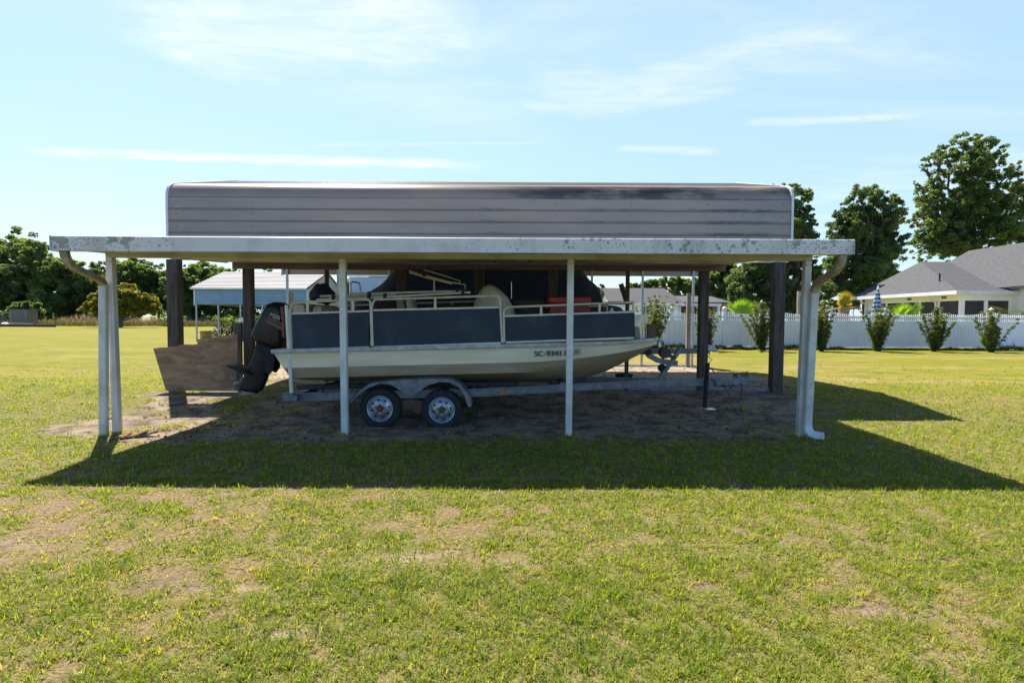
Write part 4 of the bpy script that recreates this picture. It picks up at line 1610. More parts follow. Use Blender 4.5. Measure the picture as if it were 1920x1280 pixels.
    mb = MB()
    mb.cbox((pb.x - .02, 8.275, pb.z - .02), (.21, .05, .085))
    mb.cbox((pb.x + .0, 8.265, pb.z + .03), (.07, .075, .05))
    mb.build('pole_bracket', g, gp, bevel=.006)
    # winch stand
    ws = MB()
    ws.bar(at(1236, 711, Yc), at(1278, 650.5, Yc), .06, .075, up=(0, 1, 0))
    st = ws.build('winch_stand', g, t, bevel=.004)
    mb = MB()
    mb.sweep([at(1211, 657, Yc), at(1218, 667, Yc), at(1233, 675, Yc), at(1252, 679, Yc), at(1270, 681, Yc)], [(-.03, -.045), (.03, -.045), (.03, .045), (-.03, .045)])
    mb.build('bow_stop_arm', g, st)
    mb = MB()
    mb.lathe([(.001, -.08), (.06, -.08), (.06, .08), (.001, .08)], at(1213, 659, Yc), 'Y', 12)
    mb.build('bow_roller', M['black'], st)
    mb = MB()
    c = at(1246, 661, Yc)
    mb.lathe([(.001, -.09), (.085, -.09), (.09, -.075), (.06, -.06), (.06, .06), (.09, .075), (.085, .09), (.001, .09)], c, 'Y', 18)
    mb.bar(at(1246, 661, Yc), at(1264, 671, Yc), .14, .05, up=(0, 0, 1))
    mb.build('winch', M['dark_brown'], st)
    # jack
    mb = MB()
    mb.tube([at(1327, 680, Yc - .08), at(1321.5, 764, Yc - .08)], .036, 12)
    jk = mb.build('jack', M['black'], t)
    pj = at(1329, 767, Yc - .08)
    MB().cbox((pj.x, pj.y, pj.z), (.19, .15, .02)).build('foot_plate', M['steel'], jk, bevel=.004)
    # coupler and safety chain
    pc = at(1398, 712, Yc)
    mb = MB()
    mb.cbox(pc + Vector((.05, 0, .01)), (.30, .11, .07))
    mb.cbox(pc + Vector((-.12, 0, .05)), (.06, .05, .08))
    mb.build('coupler', g, t, bevel=.012)
    mb = MB()
    mb.tube([at(1386, 720, Yc - .05), at(1391, 720, Yc - .06), at(1390, 732, Yc - .06), at(1388, 750, Yc - .06)], .010, 6)
    mb.tube([at(1355, 720, Yc - .05), at(1362, 731, Yc - .07), at(1370, 728, Yc - .05), at(1375, 720, Yc - .05)], .011, 6)
    mb.tube([at(1333, 709, Yc - .06), at(1340, 713, Yc - .07), at(1342, 722, Yc - .07)], .012, 6)
    mb.build('safety_chain', M['rope'], t)
    return t


build_trailer()


# ------------------------------------------------------------------ tarped boat under the metal carport
def build_tarped_boat():
    t = thing('covered_boat', 'tall boat under a dark navy canvas cover beneath the metal carport', 'boat', (-.7, 14.0, .2))
    prof = [(672, 566), (690, 551), (703, 543), (717, 533), (728, 521), (738, 508), (748, 494), (770, 482), (820, 476), (900, 474), (980, 475), (1040, 480), (1072, 489), (1090, 506), (1104, 525), (1112, 530), (1118, 535), (1122, 548), (1126, 566), (1160, 574)]
    Yc = 13.6
    pts = [(lambda p: (p.x, p.z))(at(x, y, Yc)) for x, y in prof]
    n = len(pts)
    rng = random.Random(3)
    nu, nv = 60, 21

    def hz(s):
        f = s * (n - 1)
        i = min(int(f), n - 2)
        f -= i
        return pts[i][0] + (pts[i + 1][0] - pts[i][0]) * f, pts[i][1] + (pts[i + 1][1] - pts[i][1]) * f

    def fn(i, j):
        x, z = hz(i)
        v = 2 * j - 1                                     # across the boat
        edge = 1.55
        drop = abs(v) ** 2.4
        zz = z - (z - edge) * drop * .92
        zz += .03 * math.sin(x * 5 + v * 3) * (1 - abs(v)) + .035 * math.sin(x * 11.0 + 2.0) * drop
        return (x, 13.75 + v * 1.22, zz)
    mb = MB().grid(fn, nu, nv)
    mb.build('canvas_cover', M['navy_dull'], t, angle=80)
    # hull under the cover
    def half(s):
        return 1.16 if s < .62 else 1.16 * max(0, 1 - ((s - .62) / .38) ** 2.2)
    xs0, xs1 = -3.6, 3.3
    rows = []
    for i in range(24):
        s = i / 23
        x = xs0 + (xs1 - xs0) * s
        B = half(s)
        e = max(0, (s - .5) / .5) ** 2
        rows.append([(x, 13.75 - B, 1.62 + .1 * e), (x, 13.75 - B * .93, 1.15 + .25 * e), (x, 13.75, .78 + .62 * e), (x, 13.75 + B * .93, 1.15 + .25 * e), (x, 13.75 + B, 1.62 + .1 * e)])
    mb = MB()
    vs = [p for r_ in rows for p in r_]
    fs = [(5 * j + i, 5 * j + i + 1, 5 * j + 6 + i, 5 * j + 5 + i) for j in range(23) for i in range(4)] + [(0, 1, 2, 3, 4)]
    mb.add(vs, fs)
    mb.build('hull', M['gel_cream'], t, solid=.01)
    return t


build_tarped_boat()


def build_second_trailer():
    t = thing('boat_trailer', 'second boat trailer whose tongue reaches past the dark wooden post', 'trailer', (1.5, 13.75, .17))
    Y = 13.75
    MB().bar(at(1100, 661, Y), at(1330, 657, Y), .10, .13).build('tongue', M['galv_dull'], t, bevel=.008)
    a = at(1100, 664, Y)
    for s in (-1, 1):
        mb = MB()
        mb.sweep([(a.x - .3, Y + s * .04, a.z), (.0, Y + s * .98, .80), (-3.4, Y + s * .98, .72)], [(-.04, -.06), (.04, -.06), (.04, .06), (-.04, .06)])
        mb.build('side_rail', M['galv_dull'], t)
        for x in (-1.9, -1.0):
            mb = MB()
            mb.lathe([(.17, -.09), (.31, -.09), (.33, -.06), (.33, .06), (.31, .09), (.17, .09)], (x, Y + s * 1.1, .50), 'Y', 28)
            w = mb.build('wheel', M['tyre'], t)
            mb = MB()
            mb.lathe([(.001, -.05 * 1), (.10, -.05), (.17, -.08), (.18, -.085)], (x, Y + s * 1.1, .50), 'Y', 24)
            mb.build('rim', M['rim'], w)
    for x in (-2.8, -.4, 1.2):
        MB().bar((x, Y - .9, .78), (x, Y + .9, .78), .07, .07).build('cross_member', M['galv_dull'], t)
    c = at(1336, 653, Y)
    mb = MB()
    mb.prism([(lambda p: (p.x, p.z))(at(x, y, Y)) for x, y in ((1324, 650), (1331, 646), (1336, 647), (1341, 652), (1343.5, 655), (1343, 658.5), (1337, 659), (1331, 657), (1324, 658))], 'Y', Y - .06, Y + .06)
    mb.build('coupler', M['galv'], t, bevel=.012)
    mb = MB()
    mb.tube([at(1324, 660, Y), at(1331, 663, Y - .05), at(1328, 669, Y - .04), at(1335.5, 674, Y - .05), at(1329, 680, Y)], .010, 6)
    mb.build('safety_chain', M['rope'], t)
    mb = MB()
    mb.tube([at(1243, 640, Y - .12), at(1243, 688, Y - .12)], .035, 10)
    j = mb.build('jack', M['galv_dull'], t)
    c = at(1241, 691, Y - .12)
    mb = MB()
    mb.lathe([(.001, -.04), (.085, -.04), (.10, -.02), (.10, .02), (.085, .04), (.001, .04)], c + Vector((0, 0, .02)), 'Y', 18)
    mb.build('jack_wheel', M['black'], j)
    return t


build_second_trailer()


# ------------------------------------------------------------------ loose things round the boats
def loose_things():
    # red box on the boat
    p, q = at(1028, 558, 9.35), at(1108, 600, 9.35)
    p2_ = at(1108, 555.5, 9.35)
    t = thing('cooler', 'large red plastic box standing in the bow of the deck boat', 'cooler', ((p.x + q.x) / 2, 9.6, q.z))
    mb = MB()
    mb.box(p.x + .01, p2_.x - .01, 9.36, 9.88, q.z - .25, p.z - .10)
    mb.build('body', M['red_box'], t, bevel=.03)
    MB().box(p.x, p2_.x, 9.35, 9.89, p.z - .095, p.z + .02).build('lid', M['red_box'], t, bevel=.025)

    # carton on the bow deck
    p, q = at(1214.5, 607, 9.2), at(1229.5, 633, 9.2)
    o = MB().box(p.x, q.x, 9.2, 9.36, q.z - .02, p.z)
    o = o.build('carton', M['brown_box'], None, bevel=.006)
    tag(o, 'small upright brown carton on the bow deck of the boat', 'box')
    # bow seat
    p, q = at(1188.5, 612, 9.2), at(1201, 631, 9.2)
    mb = MB().prism([(p.x, q.z - .03), (q.x, q.z - .03), (q.x, q.z + .05), (p.x + .09, p.z - .01), (p.x + .04, p.z), (p.x, p.z - .02)], 'Y', 9.2, 9.6)
    o = mb.build('bow_cushion', M['vinyl_grey'], None, bevel=.02)
    tag(o, 'small grey bow cushion in front of the navy bow panel', 'cushion')
    # wire rack
    t = thing('wire_rack', 'thin wire rack between the bow cushion and the brown carton', 'rack', at(1207, 632, 9.25))
    mb = MB()
    for x in (1203, 1212):
        for y_ in (9.2, 9.32):
            mb.tube([at(x, 633, y_), at(x, 606, y_)], .004, 5)
    for y in (607, 614, 621, 628):
        mb.tube([at(1203, y, 9.2), at(1212, y, 9.2), at(1212, y, 9.32), at(1203, y, 9.32)], .003, 5, closed=True)
    mb.build('wires', M['steel'], t)
    # plank lying on the bow rail and a slanting board
    p, q = at(1138, 568, 8.9), at(1187, 568, 8.9)
    o = MB().bar((p.x, 8.9, p.z + .0), (q.x, 8.9, q.z), .20, .045, up=(0, 0, 1)).build('plank', M['brown_box'], None, bevel=.004)
    tag(o, 'short brown plank lying across the bow rail', 'plank')
    o = MB().bar(at(1164, 532, 12.2), at(1175, 566, 12.2), .06, .10, up=(1, 0, 0)).build('board', M['dark_brown'], None, bevel=.004)
    tag(o, 'dark board leaning against a thin post above the bow rail', 'board')
    # white bottles on the bow
    p = at(1146.5, 590, 9.0)
    t = thing('jug', 'white plastic jug behind the bow rail beside the plank', 'jug', (p.x, 9.0, p.z - .1))
    mb = MB()
    mb.lathe([(.001, -.14), (.055, -.14), (.06, -.12), (.06, .0), (.05, .05), (.022, .09), (.02, .12)], (p.x, 9.0, p.z), 'Z', 14)
    mb.build('body', M['white_plain'], t)
    mb = MB()
    mb.lathe([(.024, .105), (.024, .135), (.001, .136)], (p.x, 9.0, p.z), 'Z', 12)
    mb.build('cap', M['letter_navy'], t)

    # dark bundle at the stern rail
    def fn(i, j):
        a = 2 * math.pi * i
        s = j
        c = at(582 + 48 * s, 557 - 8 * math.sin(math.pi * min(1, s * 1.15)) , 9.3)
        r = (.04 + .12 * math.sin(math.pi * s) ** .7) * (1 + .18 * math.sin(5 * a + 7 * s))
        return c + Vector((0, math.cos(a) * r * 1.6, math.sin(a) * r))
    o = MB().grid(fn, 14, 12, closed_u=True).build('canvas_bundle', M['navy_dull'], None)
    tag(o, 'rolled dark canvas bundle lying on the stern rail of the boat', 'canvas')

    # plywood sheets leaning on the posts
    def sheet(pts, Yt, Yb, name, label):
        n = len(pts)
        zs = [at(x, y, (Yt + Yb) / 2).z for x, y in pts]
        z0, z1 = min(zs), max(zs)
        vs = []
        for d in (0, .016):
            for (x, y), z in zip(pts, zs):
                f = (z - z0) / (z1 - z0)
                Yq = Yb + (Yt - Yb) * f + d
                vs.append(at(x, y, Yq))
        fs = [tuple(range(n)), tuple(range(2 * n - 1, n - 1, -1))] + [(i, (i + 1) % n, n + (i + 1) % n, n + i) for i in range(n)]
        o = MB().add(vs, fs).build(name, M['plywood'], None)
        tag(o, label, 'plywood', 'plywood sheets leaning on the posts')
        return o
    sheet([(287, 652.5), (292, 652.6), (300, 651), (311, 651.2), (318, 649.6), (330, 649), (338, 646.4), (352, 645.5), (360, 646.2), (371, 644.5), (384, 641.2), (400, 640), (412, 637.2), (446, 634), (443, 733), (400, 733), (352, 732), (330, 733.5), (311, 732)], 11.02, 10.80, 'plywood_sheet',
          'weathered plywood sheet with a slanted left edge leaning on the dark posts')
    sheet([(370, 636), (449, 625), (449, 715), (372, 715)], 11.10, 10.98, 'plywood_sheet', 'second plywood sheet standing higher behind the slanted weathered one')
    # stake in front of the post
    p = at(451, 605, 10.75)
    o = MB().box(p.x - .045, p.x + .03, 10.70, 10.76, G(-5, 10.7) + .02, p.z).build('wooden_stake', M['wood_dark'], None, bevel=.004)
    tag(o, 'narrow wooden stake standing between the plywood and the outboard motor', 'stake')
    # bucket / tub
    p0, p1 = at(1153, 697, 13.0), at(1187, 708, 13.0)
    c = Vector(((p0.x + p1.x) / 2, 13.0, G(2.5, 13)))
    r = (p1.x - p0.x) / 2
    mb = MB().lathe([(.001, .005), (r * .85, .0), (r * .97, .14), (r * 1.02, .15), (r * 1.02, .165), (r * .93, .165), (r * .82, .02), (.001, .015)], c, 'Z', 24)
    tag(mb.build('tub', M['black'], None), 'low black round tub on the sandy floor of the metal carport', 'tub')
    # fallen bark
    rng = random.Random(8)
    for i, (x, y, ln, az) in enumerate(((-5.05, 7.42, .36, 35), (-4.93, 7.50, .30, 15), (-5.12, 7.36, .22, 60))):
        mb = MB()
        d = Vector((math.cos(R_(az)), math.sin(R_(az)) * .8, .12))
        s = Vector((-d.y, d.x, 0)).normalized()

        def fn(a, b, x=x, y=y, ln=ln, d=d, s=s):
            wv = .055 * math.sin(math.pi * (.15 + .75 * b)) + .01
            p = Vector((x, y, G(x, y) + .02)) + d * ln * (b - .4) + s * wv * (2 * a - 1)
            p.z += .03 * (1 - (2 * a - 1) ** 2) + .012 * math.sin(b * 9)
            return p
        o = mb.grid(fn, 6, 9).build('bark_strip', M['bark_red'], None, solid=.008)
        tag(o, ('longest reddish bark strip on the bare soil by the left white post', 'reddish bark strip lying behind the longest one by the left post', 'short reddish bark strip in front of the other two by the left post')[i], 'bark', 'fallen bark strips')
    # weeds in the open soil at the left
    rngw = np.random.default_rng(41)
    cs, rs = [], []
    for (x, y, r, n) in ((-4.55, 8.15, .55, 60), (-3.95, 8.45, .45, 45), (-5.0, 8.0, .3, 20), (-3.6, 9.2, .3, 26), (-4.75, 9.25, .22, 12), (-5.35, 7.62, .14, 12), (-5.50, 7.72, .10, 8), (-2.9, 8.0, .5, 22), (3.3, 8.3, 1.2, 50), (1.8, 7.6, .9, 34), (4.0, 9.6, .5, 26), (-.6, 7.45, .9, 26)):
        for _ in range(n):
            a, q = rngw.uniform(0, 6.28), r * math.sqrt(rngw.random())
            px_, py_ = x + q * math.cos(a), y + .7 * q * math.sin(a)
            h = rngw.uniform(.015, .06)
            cs.append((px_, py_, G(px_, py_) + h * .6))
            rs.append(h)
    for xp in (-5.4, -2.29, .78, 3.96):
        for _ in range(16):
            a, q = rngw.uniform(0, 6.28), rngw.uniform(.05, .16)
            h = rngw.uniform(.015, .05)
            cs.append((xp + q * math.cos(a), 7.71 + q * math.sin(a), G(xp, 7.71) + h * .6))
            rs.append(h)
    me = leaf_cloud('weeds', cs, rs, 9, .034, M['grass'], rngw, np.clip(rngw.normal(.36, .16, len(cs)), 0, .62), aspect=.35)
    o = bpy.data.objects.new('weeds', me)
    C.objects.link(o)
    tag(o, 'sparse low weeds growing in the bare soil round the carport posts', 'weeds', kind='stuff')
    # dead leaves and pebbles on the floor
    n = 2600
    lx, ly = rngw.uniform(-6.4, 6.0, n), rngw.uniform(7.1, 16.5, n)
    k_ = (dirt_mask(lx, ly) > .4) & (rngw.random(n) < sstep(.35, .65, fbm(lx * .9, ly * .9, 3)))
    lx, ly = lx[k_], ly[k_]
    me = leaf_cloud('leaf_litter', np.stack([lx, ly, gz(lx, ly) + .012], -1), np.full(len(lx), .02), 2, .055, M['litter'], rngw, flat=2.5)
    o = bpy.data.objects.new('leaf_litter', me)
    C.objects.link(o)
    tag(o, 'dead leaves scattered on the bare soil under the carports', 'leaves', kind='stuff')
    n = 420
    lx, ly = rngw.uniform(-6.4, 5.6, n), rngw.uniform(7.1, 13.5, n)
    k_ = dirt_mask(lx, ly) > .5
    mb = MB()
    for x, y in zip(lx[k_], ly[k_]):
        r = rngw.uniform(.006, .022)
        z = G(x, y) + r * .3
        c8 = [(x + r * rngw.uniform(.7, 1.3) * math.cos(a), y + r * rngw.uniform(.7, 1.3) * math.sin(a), z) for a in [i_ * 1.0472 for i_ in range(6)]]
        mb.add(c8 + [(x + r * .2, y, z + r * rngw.uniform(.5, .9)), (x, y, z - r)], [(i_, (i_ + 1) % 6, 6) for i_ in range(6)] + [((i_ + 1) % 6, i_, 7) for i_ in range(6)])
    o = mb.build('pebbles', M['stone'], None)
    tag(o, 'small pebbles lying on the bare soil round the trailer', 'pebbles', kind='stuff')
    # splintered timber beyond the trailer coupler
    mb = MB()
    mb.bar(at(1376, 705, 12.2), at(1402, 702, 12.2), .12, .09)
    mb.bar(at(1395, 707, 12.2), at(1401, 697, 12.25), .05, .05, up=(1, 0, 0))
    tag(mb.build('timber_offcut', M['brown_box'], None, bevel=.01), 'brown timber offcut on the soil beyond the trailer coupler', 'timber')
    # dead branch on the sand
    mb = MB()
    mb.tube([at(1328, 690, 15.0), at(1340, 692, 15.2), at(1356, 693, 15.6), at(1376, 694, 15.9)], .025, 6, scales=[1.2, 1, .7, .3])
    mb.tube([at(1333, 691, 15.0), at(1338, 696, 14.6), at(1341, 699, 14.3)], .018, 6, scales=[1, .8, .4])
    tag(mb.build('branch', M['bark'], None), 'dead branch lying on the pale sand right of the dark post', 'branch')




# ------------------------------------------------------------------ foliage
def leaf_cloud(name, centres, radii, per, size, m, rng, tint=None, flat=.35, aspect=.62):
    """Many small leaf sprays round cluster centres."""
    centres = np.asarray(centres, float)
    radii = np.asarray(radii, float)
    k = len(centres)
    per = np.asarray(per if np.ndim(per) else np.full(k, per), int)
    idx = np.repeat(np.arange(k), per)
    n = len(idx)
    d = rng.normal(size=(n, 3))
    d /= np.linalg.norm(d, axis=1)[:, None]
    rad = rng.random(n) ** .45
    P = centres[idx] + d * radii[idx][:, None] * rad[:, None] * np.array([1, 1, .72])
    nrm = rng.normal(size=(n, 3)) + np.array([0, 0, flat])
    nrm += d * .5
    nrm /= np.linalg.norm(nrm, axis=1)[:, None]
    ref = rng.normal(size=(n, 3))
    a = np.cross(nrm, ref)
    a /= np.linalg.norm(a, axis=1)[:, None]
    b = np.cross(nrm, a)
    s = size * rng.uniform(.55, 1.35, n)
    a = a * s[:, None] * .5
    b = b * (s * aspect)[:, None] * .5
    V = np.stack([P - a, P - b + nrm * (s * .06)[:, None], P + a, P + b + nrm * (s * .06)[:, None]], 1).reshape(-1, 3)
    F = np.arange(4 * n).reshape(n, 4)
    me = bpy.data.meshes.new(name)
    fill_mesh(me, V, F)
    ct = rng.normal(.5, .17, k) if tint is None else np.asarray(tint)
    face_attr(me, 'tint', np.clip(ct[idx] + rng.normal(0, .16, n), 0, 1))
    me.materials.append(m)
    return me


def limb_mesh(name, limbs, m):
    mb = MB()
    for (pts, r0, r1) in limbs:
        n = len(pts)
        mb.tube(pts, r0, 7, scales=[1 + (r1 / r0 - 1) * i / (n - 1) for i in range(n)])
    me = bpy.data.meshes.new(name)
    me.from_pydata([tuple(p) for p in mb.v], [], mb.f)
    me.shade_smooth()
    me.materials.append(m)
    return me


def wobbly(p, q, rng, amp, n=5):
    p, q = np.array(p, float), np.array(q, float)
    L = np.linalg.norm(q - p)
    out = []
    for i in range(n):
        s = i / (n - 1)
        w = rng.normal(size=3) * amp * L * math.sin(math.pi * s)
        out.append(tuple(p + (q - p) * s + w))
    return out


def tree_meshes(lobes, seed, n_leaves, size, m, trunk_r, trunk_h, cl_scale=.31, gap=.0, trunk_top=None, bark=None):
    """lobes: (x, y, z, rx, ry, rz) about the tree's foot."""
    rng = np.random.default_rng(seed)
    cs, rs, tint = [], [], []
    vol = [l[3] * l[4] * l[5] for l in lobes]
    tot = sum(v ** .72 for v in vol)
    for l, v in zip(lobes, vol):
        k = max(5, int(round(n_leaves / 36.0 * v ** .72 / tot)))
        lt = rng.normal(.5, .10)
        for _ in range(k):
            d = rng.normal(size=3)
            d /= np.linalg.norm(d)
            r = rng.uniform(.25, 1.12) ** .6
            c = np.array(l[:3]) + d * r * np.array(l[3:])
            cs.append(c)
            rs.append(cl_scale * min(l[3:]) * rng.uniform(.45, 1.45))
            tint.append(np.clip(lt + rng.normal(0, .15), .05, .95))
    per = np.maximum(8, (75 * (np.array(rs) / np.mean(rs)) ** 1.6)).astype(int)
    me = leaf_cloud('crown', cs, rs, per, size, m, rng, tint)
    limbs = []
    tt = np.array(trunk_top if trunk_top is not None else (0, 0, trunk_h))
    limbs.append((wobbly((0, 0, -.2), tt, rng, .03, 6), trunk_r, trunk_r * .62))
    for l in lobes:
        start = tt * rng.uniform(.62, 1.0)
        limbs.append((wobbly(start, np.array(l[:3]) + np.array([0, 0, l[5] * .2]), rng, .06, 6), trunk_r * .42, trunk_r * .08))
        for _ in range(3):
            d = rng.normal(size=3)
            d[2] = abs(d[2])
            d /= np.linalg.norm(d)
            limbs.append((wobbly(np.array(l[:3]) * .8 + tt * .2, np.array(l[:3]) + d * np.array(l[3:]) * .85, rng, .08, 5), trunk_r * .16, trunk_r * .03))
    tm = limb_mesh('trunk', limbs, bark or M['bark'])
    return me, tm


def put_tree(name, meshes, loc, label, cat='tree', group=None, scale=1.0, rz=0.0):
    t = thing(name, label, cat, loc, group)
    t.rotation_euler = (0, 0, rz)
    t.scale = (scale, scale, scale) if not isinstance(scale, tuple) else scale
    for nm, me in (('crown', meshes[0]), ('trunk', meshes[1])):
        o = bpy.data.objects.new(nm, me)
        C.objects.link(o)
        o.parent = t
    return t


def lobes_round(rng, h, w, base, n):
    L = []
    for i in range(n):
        a = rng.uniform(0, 2 * math.pi)
        f = rng.uniform(0, 1)
        z = base + (h - base) * (.12 + .80 * f)
        env = math.sin(math.pi * min(.97, .18 + .74 * f)) ** .7
        r = w * .5 * env * rng.uniform(.45, .85)
        s = w * rng.uniform(.17, .26)
        L.append((r * math.cos(a), r * math.sin(a), z, s, s, s * .78))
    L.append((0, 0, h - w * .16, w * .2, w * .2, w * .16))
    L.append((0, 0, base + (h - base) * .5, w * .30, w * .30, (h - base) * .33))
    return L


def px_tree(name, pxl, Y, seed, n_leaves, size, m, label, trunk_px, trunk_r, trunk_top_px, group=None, depth=1.0, cl=.35):
    """Tree whose crown lobes are read off the photograph: (px, py, radius in px, depth offset in radii)."""
    foot = at(trunk_px, 640, Y)
    fx, fz = foot.x, G(foot.x, Y)
    s = FPX / Y
    L = []
    for (px, py, r, dy) in pxl:
        p = at(px, py, Y)
        rr = r / s
        L.append((p.x - fx, dy * rr * depth, p.z - fz, rr, rr, rr * .86))
    tt = at(trunk_top_px[0], trunk_top_px[1], Y)
    ms = tree_meshes(L, seed, int(n_leaves * 1.25), size, m, trunk_r, 0, cl_scale=cl, trunk_top=(tt.x - fx, 0, tt.z - fz))
    return put_tree(name, ms, (fx, Y, fz), label, group=group)


def build_left_trees():
    rr = random.Random(21)
    variants = []
    for i, (h, w, base, n) in enumerate(((15.5, 11, 2.0, 15), (15.0, 9.5, 1.2, 14), (11.0, 10.0, .6, 13), (10.5, 9.0, .6, 12))):
        variants.append((h, tree_meshes(lobes_round(rr, h, w, base, n), 40 + i, 11000, .42, M['leaf_mid'] if i in (0, 2) else M['leaf_dark'], .28, h * .62)))
    grp = 'trees along the far edge of the field'
    # px, top py, depth, variant, label
    spec = [(-48, 440, 90, 1, None),
            (28, 424, 92, 0, 'tallest bright topped tree at the left end of the field tree line'),
            (68, 448, 89, 1, 'tall dark tree right of the tallest one at the left end of the line'),
            (106, 478, 88, 2, 'lower bright tree behind the left end of the white gutter'),
            (150, 505, 90, 3, 'dark tree below the bent downspout elbow behind the round yellowish tree'),
            (188, 487, 94, 1, 'dark tree showing on both sides of the left white post'),
            (246, 482, 92, 2, 'bright tree directly behind the round yellowish tree right of the left post'),
            (297, 492, 93, 0, 'tree with sky gaps left of the dark wooden post'),
            (352, 494, 88, 3, 'dark tree right of the first dark wooden post'),
            (396, 489, 90, 2, 'tree rising behind the left end of the blue sided carport'),
            (440, 500, 95, 1, 'tree behind the left half of the pale carport roof'),
            (506, 502, 97, 3, 'tree showing over the middle of the pale carport roof'),
            (660, 519, 110, 2, 'far tree glimpsed above the boat rail through the carport')]
    for i, (px, py, Y, v, lab) in enumerate(spec):
        top = at(px, py, Y)
        g0 = G(top.x, Y)
        h, ms = variants[v]
        k = (top.z - g0) / (h + .6)
        lab = lab or 'tree cut by the left edge of the picture at the end of the tree line'
        put_tree('tree', ms, (top.x, Y, g0), lab, group=grp, scale=(k * 1.06, k * 1.06, k), rz=i * 1.3)
    # dark scrub closing the view under the crowns
    rng = np.random.default_rng(77)
    n = 120
    x = rng.uniform(-110, -30, n)
    y = rng.uniform(91, 100, n)
    z = rng.uniform(.8, 4.6, n)
    me = leaf_cloud('undergrowth', np.stack([x, y, z], -1), rng.uniform(1.2, 2.2, n), 130, .6, M['leaf_dark'], rng)
    o = bpy.data.objects.new('undergrowth', me)
    C.objects.link(o)
    tag(o, 'dark undergrowth filling the space below the tree line', 'undergrowth', kind='stuff')

    # far-off woods
    rng = np.random.default_rng(78)
    x = np.concatenate([rng.uniform(-38, 22, 170), rng.uniform(-260, -108, 260)])
    y = np.concatenate([rng.uniform(126, 136, 170), rng.uniform(100, 112, 260)])
    top = np.where(x > -100, 4.6 + 2.6 * fbm(x * .12, y * 0 + 4, 3), 7 + 6 * fbm(x * .08, y * 0 + 9, 3))
    z = top * rng.random(len(x)) ** .5
    me = leaf_cloud('woods', np.stack([x, y, z], -1), rng.uniform(1.5, 2.6, len(x)), 130, .75, M['leaf_dark'], rng)
    o = bpy.data.objects.new('woods', me)
    C.objects.link(o)
    tag(o, 'far-off low woods closing the field behind the carports', 'woods', kind='stuff')
    # round yellowish tree
    Y = 70
    lob = [(226, 553, 21, 0), (190, 562, 17, -.5), (172, 573, 13, .2), (160, 577, 9, 0), (205, 570, 19, .5), (250, 562, 20, -.4), (272, 566, 17, .3), (290, 572, 11, 0), (236, 572, 20, -.6),
           (216, 545, 13, .4), (242, 546, 13, .3), (262, 578, 14, -.5), (186, 582, 12, -.4), (283, 582, 9, .2), (222, 584, 12, .4)]
    px_tree('round_tree', lob, Y, 5, 15000, .30, M['leaf_yellow'], 'low spreading tree with yellowish crown and forked trunk in the field', 226, .30, (226, 592))
    # bush beside the box
    lob = [(30, 580, 13, 0), (55, 577, 14, .3), (66, 588, 13, 0), (76, 592, 8, 0), (20, 592, 9, 0), (44, 572, 9, .4), (60, 600, 8, -.2)]
    px_tree('bush', lob, 76, 6, 5000, .34, M['leaf_dark'], 'rounded green bush behind the weathered box at the field edge', 48, .10, (48, 590))
    # pale green brush under the blue carport line
    rng = np.random.default_rng(9)
    cs, rs = [], []
    for px, h in ((372, .8), (383, 1.0), (396, 1.3), (404, 1.5), (417, 1.0), (428, 1.2), (440, 1.1), (452, 1.3), (462, .9), (482, 1.4), (330, .9), (310, .8)):
        p = at(px, 600, 84)
        for _ in range(5):
            cs.append((p.x + rng.normal(0, .5), 84 + rng.normal(0, .6), .28 + h * rng.uniform(.3, 1.1)))
            rs.append(rng.uniform(.35, .7))
    me = leaf_cloud('brush', cs, rs, 40, .28, M['leaf_mid'], rng)
    o = bpy.data.objects.new('brush', me)
    C.objects.link(o)
    tag(o, 'bright green brush along the back of the field', 'brush', kind='stuff')
    # tall dry weeds
    rng = np.random.default_rng(15)
    n = 26000
    x = rng.uniform(-110, -12, n)
    y = rng.uniform(76, 86, n) + 2 * (fbm(x * .2, x * 0, 2) - .5)
    f = fbm(x * .22, y * .3, 3)
    keep = rng.random(n) < sstep(.25, .5, f)
    x, y, f = x[keep], y[keep], f[keep]
    n = len(x)
    left = sstep(-30, -60, x)
    h = (.45 + 1.1 * sstep(.35, .7, f) * (.25 + .75 * left)) * rng.uniform(.55, 1.2, n) * (.65 + .35 * sstep(76, 80, y))
    w = rng.uniform(.04, .10, n)
    z = gz(x, y)
    a = rng.uniform(0, np.pi, n)
    dx, dy = np.cos(a) * w / 2, np.sin(a) * w / 2
    lx, ly = rng.normal(0, .18, n) * h, rng.normal(0, .18, n) * h
    V = np.stack([np.stack([x - dx, y - dy, z], -1), np.stack([x + dx, y + dy, z], -1), np.stack([x + dx * 1.6 + lx, y + dy * 1.6 + ly, z + h * .85], -1), np.stack([x + lx * 1.3, y + ly * 1.3, z + h], -1)], 1).reshape(-1, 3)
    F = np.arange(4 * n).reshape(n, 4)
    me = bpy.data.meshes.new('weeds')
    fill_mesh(me, V, F)
    face_attr(me, 'tint', np.clip(.25 + .85 * sstep(.3, 1.2, h) + rng.normal(0, .2, n) - .5 * (1 - sstep(77, 79, y)), 0, 1))
    me.materials.append(M['weeds'])
    o = bpy.data.objects.new('weeds', me)
    C.objects.link(o)
    tag(o, 'band of tall dry purplish weeds before the tree line', 'weeds', kind='stuff')

    # weathered box, timber and drum at the field edge
    Y = 73
    p, q = at(16, 580, Y), at(52, 604, Y)
    t = thing('wooden_crate', 'big weathered board crate at the left edge of the field', 'crate', ((p.x + q.x) / 2, Y + .8, q.z))
    mb = MB()
    nb = 8
